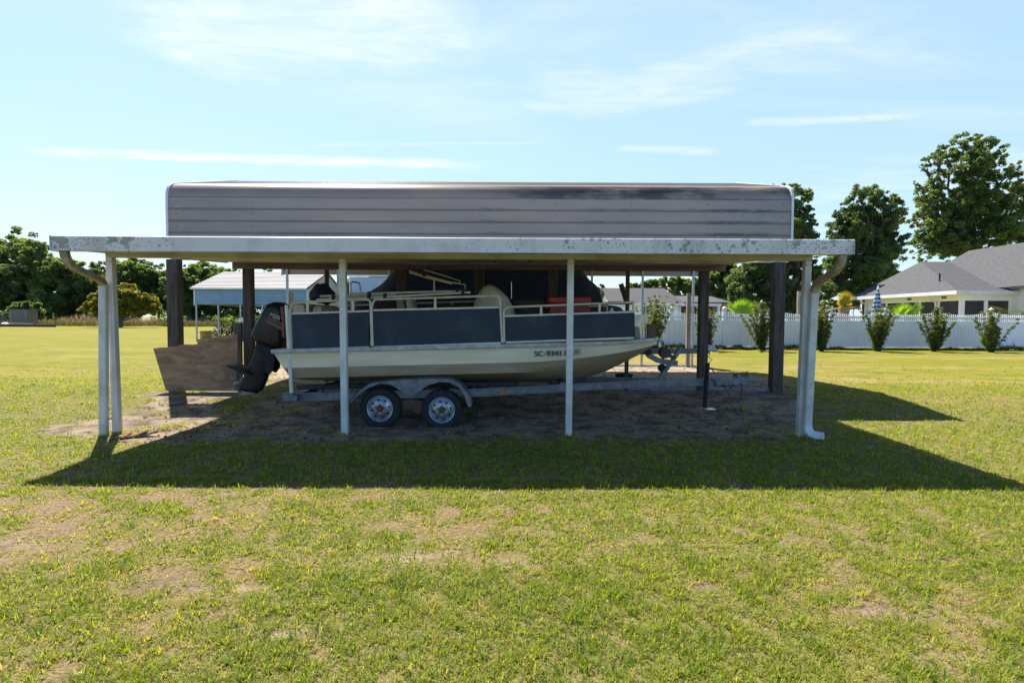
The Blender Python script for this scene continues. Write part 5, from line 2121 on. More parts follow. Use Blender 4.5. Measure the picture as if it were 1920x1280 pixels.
    for i in range(nb):
        z0 = q.z - .25 + (p.z - q.z + .20) * i / nb
        z1 = q.z - .25 + (p.z - q.z + .20) * (i + 1) / nb - .02
        mb.box(p.x, q.x, Y, Y + .05, z0, z1)
        mb.box(p.x, p.x + .05, Y + .05, Y + 1.6, z0, z1)
        mb.box(q.x - .05, q.x, Y + .05, Y + 1.6, z0, z1)
    mb.build('boards', M['grey_box'], t)
    MB().box(p.x - .12, q.x + .25, Y - .12, Y + 1.7, p.z - .06, p.z + .03).build('lid', M['grey_box'], t)
    for x in (p.x + .2, q.x - .3):
        MB().box(x, x + .12, Y - .03, Y, q.z - .25, p.z - .08).build('batten', M['wood_grey'], t)
    Y = 70
    a, b = at(-40, 610, Y), at(104, 609, Y)
    z = G(-60, Y)
    tag(MB().bar((a.x, Y, z + .16), (b.x, Y, z + .16), .30, .32).build('timber_beam', M['dark_brown'], None, bevel=.03), 'long dark timber beam lying in front of the weathered crate', 'beam')
    a, b = at(16, 604, 71.6), at(60, 604, 71.6)
    tag(MB().bar((a.x, 71.6, z + .35), (b.x, 71.6, z + .30), .3, .22).build('timber_beam', M['wood_grey'], None, bevel=.03), 'shorter pale timber stacked at the foot of the weathered crate', 'beam')
    c = at(9.5, 607, 71)
    mb = MB().lathe([(.001, .42), (.22, .40), (.38, .28), (.42, .05), (.42, -.15)], (c.x, 71, z + .12), 'Z', 18)
    tag(mb.build('drum_lid', M['white_plain'], None), 'white rounded lid lying left of the weathered crate', 'lid')


build_left_trees()


def build_right_trees():
    grp = 'tall trees behind the white houses'
    # C: the big tree over the house
    lob = [(1810, 275, 28, 0), (1780, 290, 25, .4), (1845, 290, 28, -.3), (1748, 300, 18, 0), (1733, 312, 13, .3), (1870, 305, 22, .2), (1800, 318, 30, -.5), (1765, 338, 24, .5), (1840, 335, 34, .4),
           (1885, 335, 26, -.3), (1905, 318, 16, .1), (1735, 355, 18, .2), (1730, 378, 20, -.4), (1765, 385, 32, .4), (1810, 375, 36, -.4), (1860, 380, 38, .3), (1905, 375, 30, .1), (1728, 410, 20, .4),
           (1750, 430, 32, -.4), (1800, 430, 38, .4), (1850, 430, 38, -.4), (1895, 425, 34, .3), (1940, 400, 34, 0), (1735, 455, 24, .2), (1780, 465, 34, -.3), (1830, 465, 34, .3), (1725, 480, 18, -.3), (1715, 345, 6, 0),
           (1940, 350, 26, .3), (1720, 440, 10, 0), (1890, 460, 30, -.2)]
    px_tree('tall_tree', lob, 58, 31, 34000, .225, M['leaf_mid'], 'tallest spreading tree above the roof of the white house', 1805, .55, (1800, 400), grp, cl=.25)
    # B
    lob = [(1612, 362, 16, 0), (1648, 360, 16, .4), (1630, 375, 20, -.3), (1600, 385, 18, .3), (1665, 380, 18, -.4), (1682, 385, 11, 0), (1585, 408, 18, 0), (1620, 408, 26, .4), (1655, 410, 26, -.4), (1685, 415, 14, .3),
           (1568, 432, 18, .2), (1600, 440, 26, -.4), (1640, 440, 28, .4), (1680, 445, 20, 0), (1560, 462, 20, -.3), (1598, 470, 28, .4), (1645, 472, 28, -.3), (1685, 475, 18, .4), (1570, 498, 24, 0), (1615, 505, 28, -.4),
           (1660, 505, 24, .3), (1585, 530, 26, .2), (1630, 535, 24, -.2), (1600, 560, 22, .2), (1545, 545, 22, 0), (1660, 530, 18, 0), (1570, 575, 18, -.3), (1535, 575, 16, .3)]
    px_tree('tall_tree', lob, 54, 32, 33000, .21, M['leaf_dark'], 'dark two topped tree between the metal carport and the white house', 1622, .38, (1630, 470), grp)
    # A
    lob = [(1487, 355, 13, 0), (1470, 352, 9, .3), (1448, 352, 9, 0), (1500, 372, 18, -.3), (1485, 385, 20, .4), (1515, 395, 13, 0), (1500, 410, 22, .3), (1522, 420, 11, .2), (1478, 425, 24, -.3), (1512, 445, 20, .2),
           (1470, 460, 28, .3), (1510, 475, 22, -.3), (1440, 470, 24, .2), (1535, 455, 9, 0), (1420, 500, 26, -.2), (1465, 500, 28, .3), (1510, 510, 24, -.2), (1400, 525, 26, .3), (1445, 535, 28, -.3), (1495, 545, 26, .3),
           (1530, 520, 16, 0), (1390, 550, 24, -.2), (1430, 565, 24, .2), (1480, 575, 22, -.2), (1525, 560, 18, .2)]
    px_tree('tall_tree', lob, 50, 33, 32000, .205, M['leaf_dark'], 'tree rising behind the right end of the taupe metal carport', 1485, .35, (1488, 440), grp)
    # brighter middle trees
    lob = [(1345, 512, 16, 0), (1365, 505, 18, .3), (1385, 515, 18, -.2), (1340, 535, 18, .2), (1370, 530, 22, -.3), (1395, 540, 16, .3), (1350, 555, 18, 0), (1380, 556, 20, .3), (1400, 565, 14, -.2), (1420, 500, 14, 0), (1410, 520, 16, .2)]
    px_tree('leafy_tree', lob, 60, 34, 11000, .32, M['leaf_mid'], 'bright leafy tree behind the right wooden post of the boat carport', 1370, .25, (1370, 545), grp)
    lob = [(1248, 530, 12, 0), (1268, 530, 14, .3), (1285, 535, 14, -.2), (1300, 528, 12, 0), (1310, 540, 14, .2), (1262, 548, 14, -.2), (1290, 556, 14, 0), (1322, 530, 14, 0), (1325, 552, 14, .3), (1305, 566, 12, 0), (1330, 572, 12, 0)]
    px_tree('leafy_tree', lob, 75, 35, 8000, .36, M['leaf_mid'], 'trees rising behind the right end of the small grey roofed house', 1285, .22, (1285, 556), grp)
    lob = [(1208, 534, 8, 0), (1220, 530, 9, .3), (1232, 531, 9, 0), (1214, 543, 9, .3), (1228, 545, 10, -.2), (1242, 545, 8, 0)]
    px_tree('leafy_tree', lob, 95, 36, 4200, .44, M['leaf_mid'], 'far tree above the middle of the small grey roofed house', 1222, .2, (1222, 548), grp)
    lob = [(1182, 537, 6, 0), (1190, 536, 6, .3), (1175, 542, 6, .2), (1198, 541, 7, 0), (1186, 547, 7, 0)]
    px_tree('leafy_tree', lob, 110, 37, 2600, .46, M['leaf_yellow'], 'small far yellowish tree above the ridge of the small house', 1188, .2, (1188, 548), grp)
    lob = [(1126, 540, 7, 0), (1134, 548, 8, 0), (1128, 555, 8, .3), (1118, 550, 8, 0), (1140, 556, 6, 0), (1108, 556, 8, 0)]
    px_tree('leafy_tree', lob, 90, 38, 2600, .40, M['leaf_dark'], 'far tree left of the small house gable', 1127, .2, (1127, 556), grp)


build_right_trees()


# ------------------------------------------------------------------ fence along the right
YF_ = 25.9
FZ = G(12, YF_)


def build_fence():
    t = thing('picket_fence', 'white vinyl privacy fence with scalloped picket top and lattice foot', 'fence', (16, YF_, FZ))
    x0 = at(1258, 600, YF_).x
    dx = 2.44
    xs = [x0 + dx * i for i in range(-2, 10)]
    for i, x in enumerate(xs):
        mb = MB()
        mb.box(x - .064, x + .064, YF_ - .064, YF_ + .064, FZ - .1, FZ + 1.74)
        p = mb.build('post', M['vinyl_fence'], t, bevel=.008)
        mb = MB()
        q4 = [(.064, 1.74), (.085, 1.742), (.085, 1.775), (.06, 1.785), (.055, 1.80), (.09, 1.825), (.085, 1.845), (.045, 1.89), (.012, 1.925), (.001, 1.93)]
        mb.lathe([(r * 1.25, h) for r, h in q4], (x, YF_, FZ), 'Z', 12)
        mb.build('post_cap', M['vinyl_fence'], p)
    for i in range(len(xs) - 1):
        a, b = xs[i] + .064, xs[i + 1] - .064
        L = b - a
        # solid tongue and groove panel between two rails
        mb = MB()
        nb = 14
        for j in range(nb):
            mb.prism([(a + L * j / nb, YF_ - .011 + .003), (a + L * j / nb + .006, YF_ - .011), (a + L * (j + 1) / nb - .006, YF_ - .011), (a + L * (j + 1) / nb, YF_ - .008), (a + L * (j + 1) / nb, YF_ + .011), (a + L * j / nb, YF_ + .011)], 'Z', FZ + .20, FZ + 1.20)
        mb.build('panel', M['vinyl_fence'], t)
        mb = MB()
        mb.box(a, b, YF_ - .025, YF_ + .025, FZ + 1.20, FZ + 1.29)
        mb.box(a, b, YF_ - .025, YF_ + .025, FZ + 1.42, FZ + 1.49)
        mb.box(a, b, YF_ - .025, YF_ + .025, FZ + .155, FZ + .20)
        mb.build('rail', M['vinyl_fence'], t)
        mb = MB()
        n = 26
        for j in range(n):
            s = (j + .5) / n
            x = a + L * s
            h = 1.545 + .145 * (2 * s - 1) ** 2
            w = .021
            mb.prism([(x - w, FZ + 1.285), (x + w, FZ + 1.285), (x + w, FZ + h), (x, FZ + h + .03), (x - w, FZ + h)], 'Y', YF_ - .012, YF_ + .012)
        mb.build('pickets', M['vinyl_fence'], t, smooth=False)
        mb = MB()
        # diagonal lattice at the foot
        n = 40
        for j in range(n):
            xx = a + L * j / n
            for s in (-1, 1):
                x1_ = xx + (.13 if s > 0 else 0)
                x2_ = xx + (0 if s > 0 else .13)
                x1_, x2_ = min(x1_, b), min(x2_, b)
                mb.bar((x1_, YF_ - .004 * s, FZ + .03), (x2_, YF_ - .004 * s, FZ + .16), .004, .020, up=(1, 0, 0))
        mb.build('lattice', M['vinyl_fence'], t, smooth=False)


build_fence()


# ------------------------------------------------------------------ shrubs before the fence
def shrub_mesh(seed, h, w, stems, per, spread, size=.075):
    rng = np.random.default_rng(seed)
    cs, rs, tint, limbs = [], [], [], []
    for i in range(stems):
        a = rng.uniform(0, 2 * np.pi)
        el = np.clip(abs(rng.normal(spread, .18)), .03, 1.2)     # angle from vertical grows with spread
        ln = h * rng.uniform(.5, 1.22)
        ln = min(ln, h * 1.12)
        d = np.array([math.cos(a) * math.sin(el), math.sin(a) * math.sin(el), math.cos(el)])
        p1 = d * ln
        p1[0] *= w
        p1[1] *= w
        mid = p1 * .5 + np.array([d[0], d[1], .35]) * .10 * ln * np.array([.6 * w, .6 * w, .4])
        pts = [(0, 0, 0)] + [tuple((1 - s) ** 2 * np.zeros(3) + 2 * s * (1 - s) * mid + s * s * p1) for s in (.33, .66, 1.0)]
        limbs.append((pts, .016, .003))
        bt = rng.normal(.5, .16)
        for s in np.linspace(.10, 1.0, 11):
            c = 2 * s * (1 - s) * mid + s * s * p1
            cs.append(c + rng.normal(0, .03, 3))
            rs.append(.10 * (1.15 - .55 * s) + .015)
            tint.append(bt + .25 * s - .1)
    me = leaf_cloud('foliage', cs, rs, per, size, M['leaf_shrub'], rng, np.clip(tint, 0, 1), aspect=.5)
    return me, limb_mesh('stems', limbs, M['bark'])


def build_shrubs():
    Y = 24.4
    spec = [(1226, 652, 566, 34, .20, .95, 'tall shrub with long side shoots seen just past the bow of the boat'),
            (1327, 653, 580, 30, .19, .95, 'shrub half hidden behind the dark wooden post before the fence'),
            (1428, 655, 574, 26, .19, 1.0, 'tall thin shrub before the fence left of the freestanding dark post'),
            (1540, 657, 577, 36, .13, .85, 'dense upright shrub just right of the right white post'),
            (1645, 658, 583, 34, .23, 1.0, 'wide v shaped shrub below the closed striped umbrella'),
            (1752, 659, 586, 28, .20, .95, 'shrub with one arm to the left before the corner of the screened porch'),
            (1858, 661, 590, 32, .25, 1.05, 'rightmost shrub before the fence spreading wide above a thin base')]
    for i, (px, py, top, stems, spread, w, lab) in enumerate(spec):
        a = at(px, py, Y)
        h = at(px, top, Y).z - G(a.x, Y)
        t = thing('shrub', lab, 'shrub', (a.x, Y, G(a.x, Y)), 'shrubs planted along the fence')
        ms = shrub_mesh(60 + i, h, w, stems, 26, spread, .085)
        for nm, me in (('foliage', ms[0]), ('stems', ms[1])):
            o = bpy.data.objects.new(nm, me)
            C.objects.link(o)
            o.parent = t
    # leafless twig by the fence
    a = at(1901, 655, 25.0)
    z = G(a.x, 25)
    mb = MB()
    for dx, h in ((-.10, .42), (.06, .36), (.12, .25), (-.02, .5)):
        mb.tube([(a.x, 25.0, z), (a.x + dx * .4, 25.0, z + h * .5), (a.x + dx, 25.0, z + h)], .012, 5, scales=[1, .7, .3])
    tag(mb.build('twig', M['bark'], None), 'small leafless twig before the fence right of the last shrub', 'twig')
    # weeds along the foot of the fence
    rng = np.random.default_rng(4)
    n = 5200
    x = rng.uniform(4.5, 27, n)
    y = rng.uniform(25.2, 25.85, n)
    h = .05 + .16 * sstep(.45, .7, fbm(x * 1.1, x * 0 + 2, 3)) * rng.uniform(.4, 1.3, n)
    cs = np.stack([x, y, gz(x, y) + h * .6], -1)
    me = leaf_cloud('fence_weeds', cs, h * .6, 3, .07, M['leaf_shrub'], rng)
    o = bpy.data.objects.new('weeds', me)
    C.objects.link(o)
    tag(o, 'fringe of green weeds along the foot of the white fence', 'weeds', kind='stuff')


build_shrubs()


# ------------------------------------------------------------------ palms
def fan_leaf(mb, base, out, up, R, ang=150, n=26, w=.05, droop=.12):
    out, up = Vector(out).normalized(), Vector(up).normalized()
    side = out.cross(up).normalized()
    for i in range(n):
        a = R_(-ang / 2 + ang * i / (n - 1))
        d = (out * math.cos(a) + side * math.sin(a)).normalized()
        q = d.cross(up).normalized()
        L = R * (.82 + .18 * math.cos(a)) * (1 + .05 * math.sin(i * 2.7))
        dn = up * -droop * L
        p0, p1, p2 = base, base + d * L * .55 + up * .03 * L, base + d * L + dn
        mb.add([p0, p1 - q * w, p1 + up * w * .5, p1 + q * w, p2], [(0, 1, 2), (0, 2, 3), (1, 4, 2), (2, 4, 3)])


def palm_leaf_part(mb, name, m, t, seed):
    o = mb.build(name, m, t, smooth=False, fix=False)
    rng = np.random.default_rng(seed)
    k = len(o.data.polygons)
    face_attr(o.data, 'tint', np.clip(np.repeat(rng.normal(.5, .22, (k + 3) // 4), 4)[:k], 0, 1))
    return o


def build_palms():
    # single big fan over the fence
    Y = 27.6
    b = at(1391, 588, Y)
    g = G(b.x, Y)
    t = thing('fan_palm', 'bright green fan palm leaf standing above the fence near the brick house', 'palm', (b.x, Y, g))
    mb = MB()
    mb.tube([(b.x, Y, g), (b.x - .02, Y, (g + b.z) / 2), (b.x, Y, b.z)], .05, 7)
    mb.build('stalk', M['palm_bark'], t)
    mb = MB()
    for (o_, u_, R) in (((.10, -.15, 1), (.0, -1, -.1), .80), ((.55, -.2, .8), (-.3, -1, 0), .70), ((-.35, -.1, .9), (.3, -1, 0), .72)):
        fan_leaf(mb, Vector(b), o_, u_, R, 165, 30, .032, .02)
    fan_leaf(mb, Vector(b) + Vector((-.25, 0, .15)), (-1, -.1, .62), (.3, -1, .3), .66, 42, 9, .03, .05)
    fan_leaf(mb, Vector(b) + Vector((.25, 0, .2)), (1, -.1, .65), (-.3, -1, .3), .66, 40, 9, .03, .05)
    palm_leaf_part(mb, 'fronds', M['leaf_palm'], t, 2)
    # the broad palm before the porch
    b = at(1691, 594, Y)
    g = G(b.x, Y)
    t = thing('fan_palm', 'broad bushy fan palm before the dark porch screens of the white house', 'palm', (b.x, Y, g))
    mb = MB()
    mb.tube([(b.x, Y, g), (b.x, Y, b.z - .2)], .14, 9)
    mb.build('trunk', M['palm_bark'], t)
    mb = MB()
    rng = random.Random(12)
    for i in range(17):
        a = R_(rng.uniform(0, 360))
        e = R_(rng.uniform(18, 82))
        o_ = Vector((math.cos(a) * math.cos(e), math.sin(a) * math.cos(e) * .8, math.sin(e)))
        base = Vector(b) + o_ * .28 + Vector((0, 0, -.15))
        u_ = Vector((rng.uniform(-.3, .3), -1, .3)) if abs(o_.y) < .75 else Vector((0, 0, 1))
        fan_leaf(mb, base, o_, u_, rng.uniform(.55, .72), 120, 20, .026, .10)
    fan_leaf(mb, Vector(b) + Vector((.35, 0, .25)), (.85, -.1, .62), (-.3, -1, .3), .72, 34, 9, .03, .02)
    palm_leaf_part(mb, 'fronds', M['leaf_palm'], t, 3)
    # small yellow palm with a trunk
    Y = 29
    b = at(1583, 571, Y)
    g = G(b.x, Y)
    t = thing('fan_palm', 'small yellowing fan palm with a shaggy trunk at the corner of the white house', 'palm', (b.x, Y, g))
    mb = MB()
    n = 14
    pts = [(b.x + .09 * (1 - i / n) * math.sin(i), Y, g + (b.z - .1 - g) * i / n) for i in range(n + 1)]
    mb.tube(pts, .20, 9, scales=[1.25 + .18 * (i % 2) for i in range(n + 1)])
    mb.build('trunk', M['palm_bark'], t)
    mb = MB()
    for (o_, R) in (((-.75, -.2, .55), .55), ((-.25, -.2, 1), .75), ((.30, -.2, 1), .72), ((.05, -.3, .8), .55), ((-.55, -.2, .05), .45), ((.5, -.2, .35), .42)):
        fan_leaf(mb, Vector(b), o_, (.1, -1, .1), R, 70, 14, .026, .04)
    palm_leaf_part(mb, 'fronds', M['leaf_palm_yellow'], t, 4)
    # sago palms at the right edge
    for k_, (px, lab) in enumerate(((1888, 'sago palm with stiff feather fronds above the fence at the right'), (1922, 'sago palm cut off by the right edge of the picture'))):
        Y = 28.6
        b = at(px, 588, Y)
        g = G(b.x, Y)
        t = thing('sago_palm', lab, 'palm', (b.x, Y, g))
        mb = MB()
        mb.tube([(b.x, Y, g), (b.x, Y, b.z)], .16, 9)
        mb.build('trunk', M['palm_bark'], t)
        mb = MB()
        rng = random.Random(30 + k_)
        for i in range(26):
            a = R_(360 * i / 26 + rng.uniform(-8, 8))
            e = rng.uniform(.35, 1.15)
            d = Vector((math.cos(a), math.sin(a), 0))
            L = rng.uniform(.75, .95)
            for s in range(1, 13):
                f = s / 12
                p = Vector(b) + d * L * f * math.cos(e * (1 - .5 * f)) + Vector((0, 0, L * (f * math.sin(e) - .38 * f * f)))
                q = d.cross(Vector((0, 0, 1)))
                for sg in (-1, 1):
                    tip = p + q * sg * .15 * math.sin(math.pi * (.12 + .8 * f)) + d * .06 + Vector((0, 0, .02))
                    mb.add([p - d * .016, p + d * .016, tip], [(0, 1, 2)])
        palm_leaf_part(mb, 'fronds', M['leaf_shrub'], t, 5 + k_)
    # closed umbrella
    Y = 29.5
    a = at(1645, 590, Y)
    top = at(1646, 538, Y)
    g = G(a.x, Y)
    t = thing('patio_umbrella', 'closed blue and white striped patio umbrella behind the fence', 'umbrella', (a.x, Y, g))
    mb = MB()
    mb.tube([(a.x, Y, g), (a.x, Y, top.z + .05)], .022, 8)
    mb.build('pole', M['white_plain'], t)
    H = top.z - a.z + .25

    def fn(i, j):
        an = 2 * math.pi * i
        r = (.035 + .235 * j ** .8) * (1 + .16 * math.sin(8 * an)) * (1 - .35 * max(0, j - .86) / .14)
        z = top.z - .10 - H * j
        return (a.x + r * math.cos(an) - .03 * math.sin(j * 3), Y + r * math.sin(an), z)
    MB().grid(fn, 40, 16, closed_u=True).build('canopy', M['umbrella_blue'], t, angle=70)
    mb = MB()
    mb.lathe([(.05, -.14), (.055, -.06), (.035, .0), (.02, .06), (.001, .08)], (a.x, Y, top.z), 'Z', 12)
    mb.build('finial', M['white_plain'], t)


build_palms()


# ------------------------------------------------------------------ houses
def quad_slab(mb, pts, th=.12):
    pts = [Vector(p) for p in pts]
    n = (pts[1] - pts[0]).cross(pts[2] - pts[0]).normalized()
    if n.z < 0:
        n = -n
    k = len(pts)
    vs = pts + [p - n * th for p in pts]
    fs = [tuple(range(k)), tuple(range(2 * k - 1, k - 1, -1))] + [(i, (i + 1) % k, k + (i + 1) % k, k + i) for i in range(k)]
    mb.add(vs, fs)


def build_white_house():
    gx = G(28, 36)
    t = thing('white_house', 'long white house with grey shingle roof and dark screened porch', 'house', (28, 36, gx))
    w = M['house_white']
    # porch: side wall faces the garden, front wall faces the lawn
    XS, YB, YFr, XE = 27.75, 44.6, 35.0, 30.8
    zt = 3.36
    # side wall with openings
    ys = [35.16, 36.85, 36.99, 38.55, 38.69, 40.3, 40.44, 42.0, 42.14, 43.5]
    mb = MB()
    mb.box(XS, XS + .14, YFr, YB, gx - .2, 1.15)
    mb.box(XS, XS + .14, YFr, YB, 2.84, zt)
    y0 = YFr
    edges = [(35.22, 36.80), (36.98, 38.5), (38.68, 40.2), (40.38, 41.9), (42.08, 43.3)]
    for (a, b) in edges:
        mb.box(XS, XS + .14, y0, a, 1.15, 2.84)
        y0 = b
    mb.box(XS, XS + .14, y0, YB, 1.15, 2.84)
    # front wall with two openings
    mb.box(XS + .14, XE, YFr, YFr + .14, gx - .2, 1.15)
    mb.box(XS + .14, XE, YFr, YFr + .14, 2.84, zt)
    x0 = XS + .14
    fx = [(27.97, 29.18), (29.40, 30.70)]
    for (a, b) in fx:
        mb.box(x0, a, YFr, YFr + .14, 1.15, 2.84)
        x0 = b
    mb.box(x0, XE, YFr, YFr + .14, 1.15, 2.84)
    # main wall running on towards the camera, and gable wall behind
    mb.box(XE, XE + .14, 27.5, YFr - .003, gx - .2, 3.62)
    mb.box(XS + .14, 40, YB, YB + .14, gx - .2, zt)
    mb.build('wall', w, t)
    for (a, b) in edges:
        f = MB().box(XS + .05, XS + .07, a - .02, b + .02, 1.13, 2.86).build('screen', M['screen'], t)
        MB().box(XS + .03, XS + .05, a, b, 1.95, 1.985).build('screen_bar', M['galv_dull'], f)
    for (a, b) in fx:
        f = MB().box(a - .02, b + .02, YFr + .05, YFr + .07, 1.13, 2.86).build('screen', M['screen'], t)
        MB().box(a, b, YFr + .03, YFr + .05, 1.95, 1.985).build('screen_bar', M['galv_dull'], f)
    # battens on the main wall, one dark window
    mb = MB()
    y = 27.7
    while y < 34.9:
        mb.box(XE - .022, XE - .002, y, y + .04, gx, 3.55)
        y += .42
    mb.build('battens', w, t)
    wn = MB().box(XE - .05, XE - .024, 32.6, 33.68, 1.55, 3.0).build('window', M['window_glass'], t)
    MB().box(XE - .07, XE - .051, 32.5, 33.78, 1.45, 1.55).build('sill', M['letter_navy'], wn)
    MB().box(XE - .07, XE - .051, 32.5, 33.78, 3.0, 3.1).build('lintel', M['letter_navy'], wn)
    # roof planes
    E = 3.40
    mb = MB()
    quad_slab(mb, [(27.0, 45.2, E), (27.0, 34.4, E), (32.5, 45.2, 6.27)])
    quad_slab(mb, [(27.0, 34.4, E), (31.2, 34.4, E), (34.76, 45.2, 6.27), (32.5, 45.2, 6.27)])
    quad_slab(mb, [(30.25, 45.2, 3.66), (30.25, 26.5, 3.66), (36.3, 26.5, 7.16), (36.3, 45.2, 7.16)])
    quad_slab(mb, [(36.3, 45.2, 7.16), (36.3, 26.5, 7.16), (42.5, 26.5, 3.66), (42.5, 45.2, 3.66)])
    rf = mb.build('roof', M['shingle'], t, smooth=False)
    MB().box(26.93, 26.998, 34.36, 45.2, E - .20, E + .02).build('fascia', M['white_trim'], t)
    MB().box(27.0, 30.85, 34.33, 34.395, E - .20, E + .02).build('fascia', M['white_trim'], t)
    MB().box(30.15, 30.245, 26.5, 34.39, 3.52, 3.68).build('dark_gutter', M['window_glass'], t)
    mb = MB()
    mb.box(27.0, 27.75, 34.4, 45.2, E - .18, E - .14)
    mb.box(27.75, 30.85, 34.4, 35.0, E - .18, E - .14)
    mb.build('soffit', w, t)
    # vent pipe on the roof
    p = at(1762, 516, 37.9)
    MB().tube([(p.x, p.y, p.z - .4), (p.x, p.y, p.z + .12)], .05, 8).build('vent_pipe', M['black'], rf)
    # downspout of the porch
    mb = MB()
    mb.sweep([(27.1, 37.0, 3.2), (27.3, 37.0, 3.0), (27.66, 37.0, 2.75), (27.68, 37.0, .4)], [(-.05, -.04), (.05, -.04), (.05, .04), (-.05, .04)])
    mb.build('downspout', M['white_trim'], t)
    mb = MB()
    mb.sweep([(27.1, 44.2, 3.2), (27.3, 44.2, 3.0), (27.66, 44.2, 2.75), (27.68, 44.2, .4)], [(-.05, -.04), (.05, -.04), (.05, .04), (-.05, .04)])
    mb.build('downspout', M['white_trim'], t)
    # small vents over the screens
    for y in (36.2, 39.4, 42.7):
        MB().box(XS - .02, XS - .002, y, y + .42, 3.0, 3.16).build('wall_vent', M['galv_dull'], t)
    # blue-green door panel with a red sign at the far corner
    d = MB().box(XS - .02, XS - .002, 43.62, 44.35, .4, 2.3).build('door', M['teal'], t)
    MB().box(XS - .03, XS - .021, 43.66, 43.86, 1.75, 2.15).build('red_panel', M['red_box'], d)


build_white_house()


def build_small_house():
    Y = 45.0
    g = G(11, Y)
    xl, xr = at(1149, 566, Y).x, at(1272, 566, Y).x
    ze = at(1210, 566, Y).z
    D = 6.4
    YR = Y + D / 2
    zr = at(1210, 541.5, YR).z
    t = thing('small_house', 'small white house with dark grey shingle roof beyond the bow of the boat', 'house', ((xl + xr) / 2, YR, g))
    mb = MB()
    wins = [(at(1203, 573, Y).x, at(1219, 573, Y).x, 1.1, at(1203, 573, Y).z), (at(1241, 575, Y).x, at(1251, 575, Y).x, at(1245, 584, Y).z, at(1241, 575, Y).z)]
    x0 = xl
    for (a, b, z0, z1) in wins:
        mb.box(x0, a, Y, Y + .15, g - .1, ze)
        mb.box(a, b, Y, Y + .15, g - .1, z0)
        mb.box(a, b, Y, Y + .15, z1, ze)
        x0 = b
    mb.box(x0, xr, Y, Y + .15, g - .1, ze)
    mb.box(xl, xr, Y + D - .15, Y + D, g - .1, ze)
    for x in (xl, xr - .15):
        mb.prism([(Y + .15, g - .1), (Y + D - .15, g - .1), (Y + D - .15, ze), (YR, zr - .1), (Y + .15, ze)], 'X', x, x + .15)
    mb.build('wall', M['house_white'], t)
    for (a, b, z0, z1) in wins:
        wn = MB().box(a, b, Y + .06, Y + .09, z0, z1).build('window', M['window_glass'], t)
        fr = MB()
        fr.box(a, a + .06, Y + .02, Y + .06, z0, z1).box(b - .06, b, Y + .02, Y + .06, z0, z1).box(a + .06, b - .06, Y + .021, Y + .059, z1 - .06, z1).box((a + b) / 2 - .03, (a + b) / 2 + .03, Y + .02, Y + .06, z0, z1)
        fr.build('window_frame', M['white_trim'], wn)
    mb = MB()
    o = .35
    sl = (zr - ze) / (D / 2)
    quad_slab(mb, [(xl - o, Y - o, ze - sl * o + .06), (xr + o, Y - o, ze - sl * o + .06), (xr - 0.3, YR, zr + .06), (xl - o, YR, zr + .06)], .10)
    quad_slab(mb, [(xl - o, Y + D + o, ze - sl * o + .06), (xl - o, YR, zr + .06), (xr - .3, YR, zr + .06), (xr + o, Y + D + o, ze - sl * o + .06)], .10)
    mb.build('roof', M['shingle'], t, smooth=False)
    MB().box(xl - o, xr + o, Y - o - .05, Y - o - .003, ze - sl * o - .16, ze - sl * o + .05).build('fascia', M['white_trim'], t)
    # brick house with porch to its right
    Y = 48.0
    x0, x1 = at(1270, 590, Y).x, at(1392, 590, Y).x
    t = thing('brick_house', 'low brick house with long white porch beam behind the fence', 'house', ((x0 + x1) / 2, Y + 3, g))
    zb0, zb1 = at(1300, 574, Y - 2).z, at(1300, 567.5, Y - 2).z
    mb = MB()
    mb.box(x0, at(1336, 590, Y).x, Y, Y + .2, g - .1, zb1)
    mb.build('wall', M['brick'], t)
    MB().box(x0 - .2, at(1352, 570, Y - 2).x, Y - 2.1, Y - 1.9, zb0, zb1).build('porch_beam', M['white_trim'], t)
    for px in (1274, 1347):
        x = at(px, 580, Y - 2).x
        MB().box(x - .1, x + .1, Y - 2.09, Y - 1.91, g - .1, zb0 - .003).build('porch_post', M['white_trim'], t)
    mb = MB()
    za = at(1336, 573, Y).z
    xa, xb, xc = at(1318, 570, Y + .3).x, at(1352, 560.5, Y + .3).x, at(1400, 571, Y + .3).x
    mb.prism([(xa, za), (xb, at(1352, 560.5, Y).z), (xc, za), (xc, za - .12), (xb, at(1352, 560.5, Y).z - .14), (xa, za - .12)], 'Y', Y - .4, Y + 7)
    quad_slab(mb, [(x0 - .2, Y - 2.2, zb1 + .05), (xb, Y - 2.2, zb1 + .05), (xb, Y + 3, zb1 + .75), (x0 - .2, Y + 3, zb1 + .75)], .1)
    mb.build('roof', M['shingle'], t, smooth=False)
    mb = MB()
    mb.box(at(1336, 590, Y).x + .002, at(1450, 590, Y).x, Y + .03, Y + .25, g - .1, za - .16)
    mb.prism([(xa + .3, za - .15), (xb, at(1352, 560.5, Y).z - .16), (xc - .3, za - .15)], 'Y', Y + .04, Y + .2)
    mb.build('gable_wall', M['tan_wall'], t)
    wn = MB().box(at(1282, 580, Y).x, at(1292, 580, Y).x, Y - .03, Y - .003, 1.6, 2.4).build('window', M['window_glass'], t)
    MB().box(at(1282, 580, Y).x - .06, at(1292, 580, Y).x + .06, Y - .06, Y - .031, 1.5, 1.6).build('sill', M['white_trim'], wn)
    # grey timber pergola post behind the fence
    Y = 30
    a = at(1499, 546, Y)
    t = thing('timber_post', 'grey timber post with a crossbar behind the fence by the right white post', 'post', (a.x, Y, G(a.x, Y)))
    MB().box(a.x - .10, a.x + .03, Y - .07, Y + .07, G(a.x, Y) - .05, a.z).build('post', M['wood_grey'], t, bevel=.01)
    MB().box(a.x + .031, a.x + 1.1, Y - .05, Y + .05, a.z - .26, a.z - .05).build('crossbar', M['wood_grey'], t, bevel=.01)
    # maroon awning beyond the yellow palm, white table edge
    Y = 34
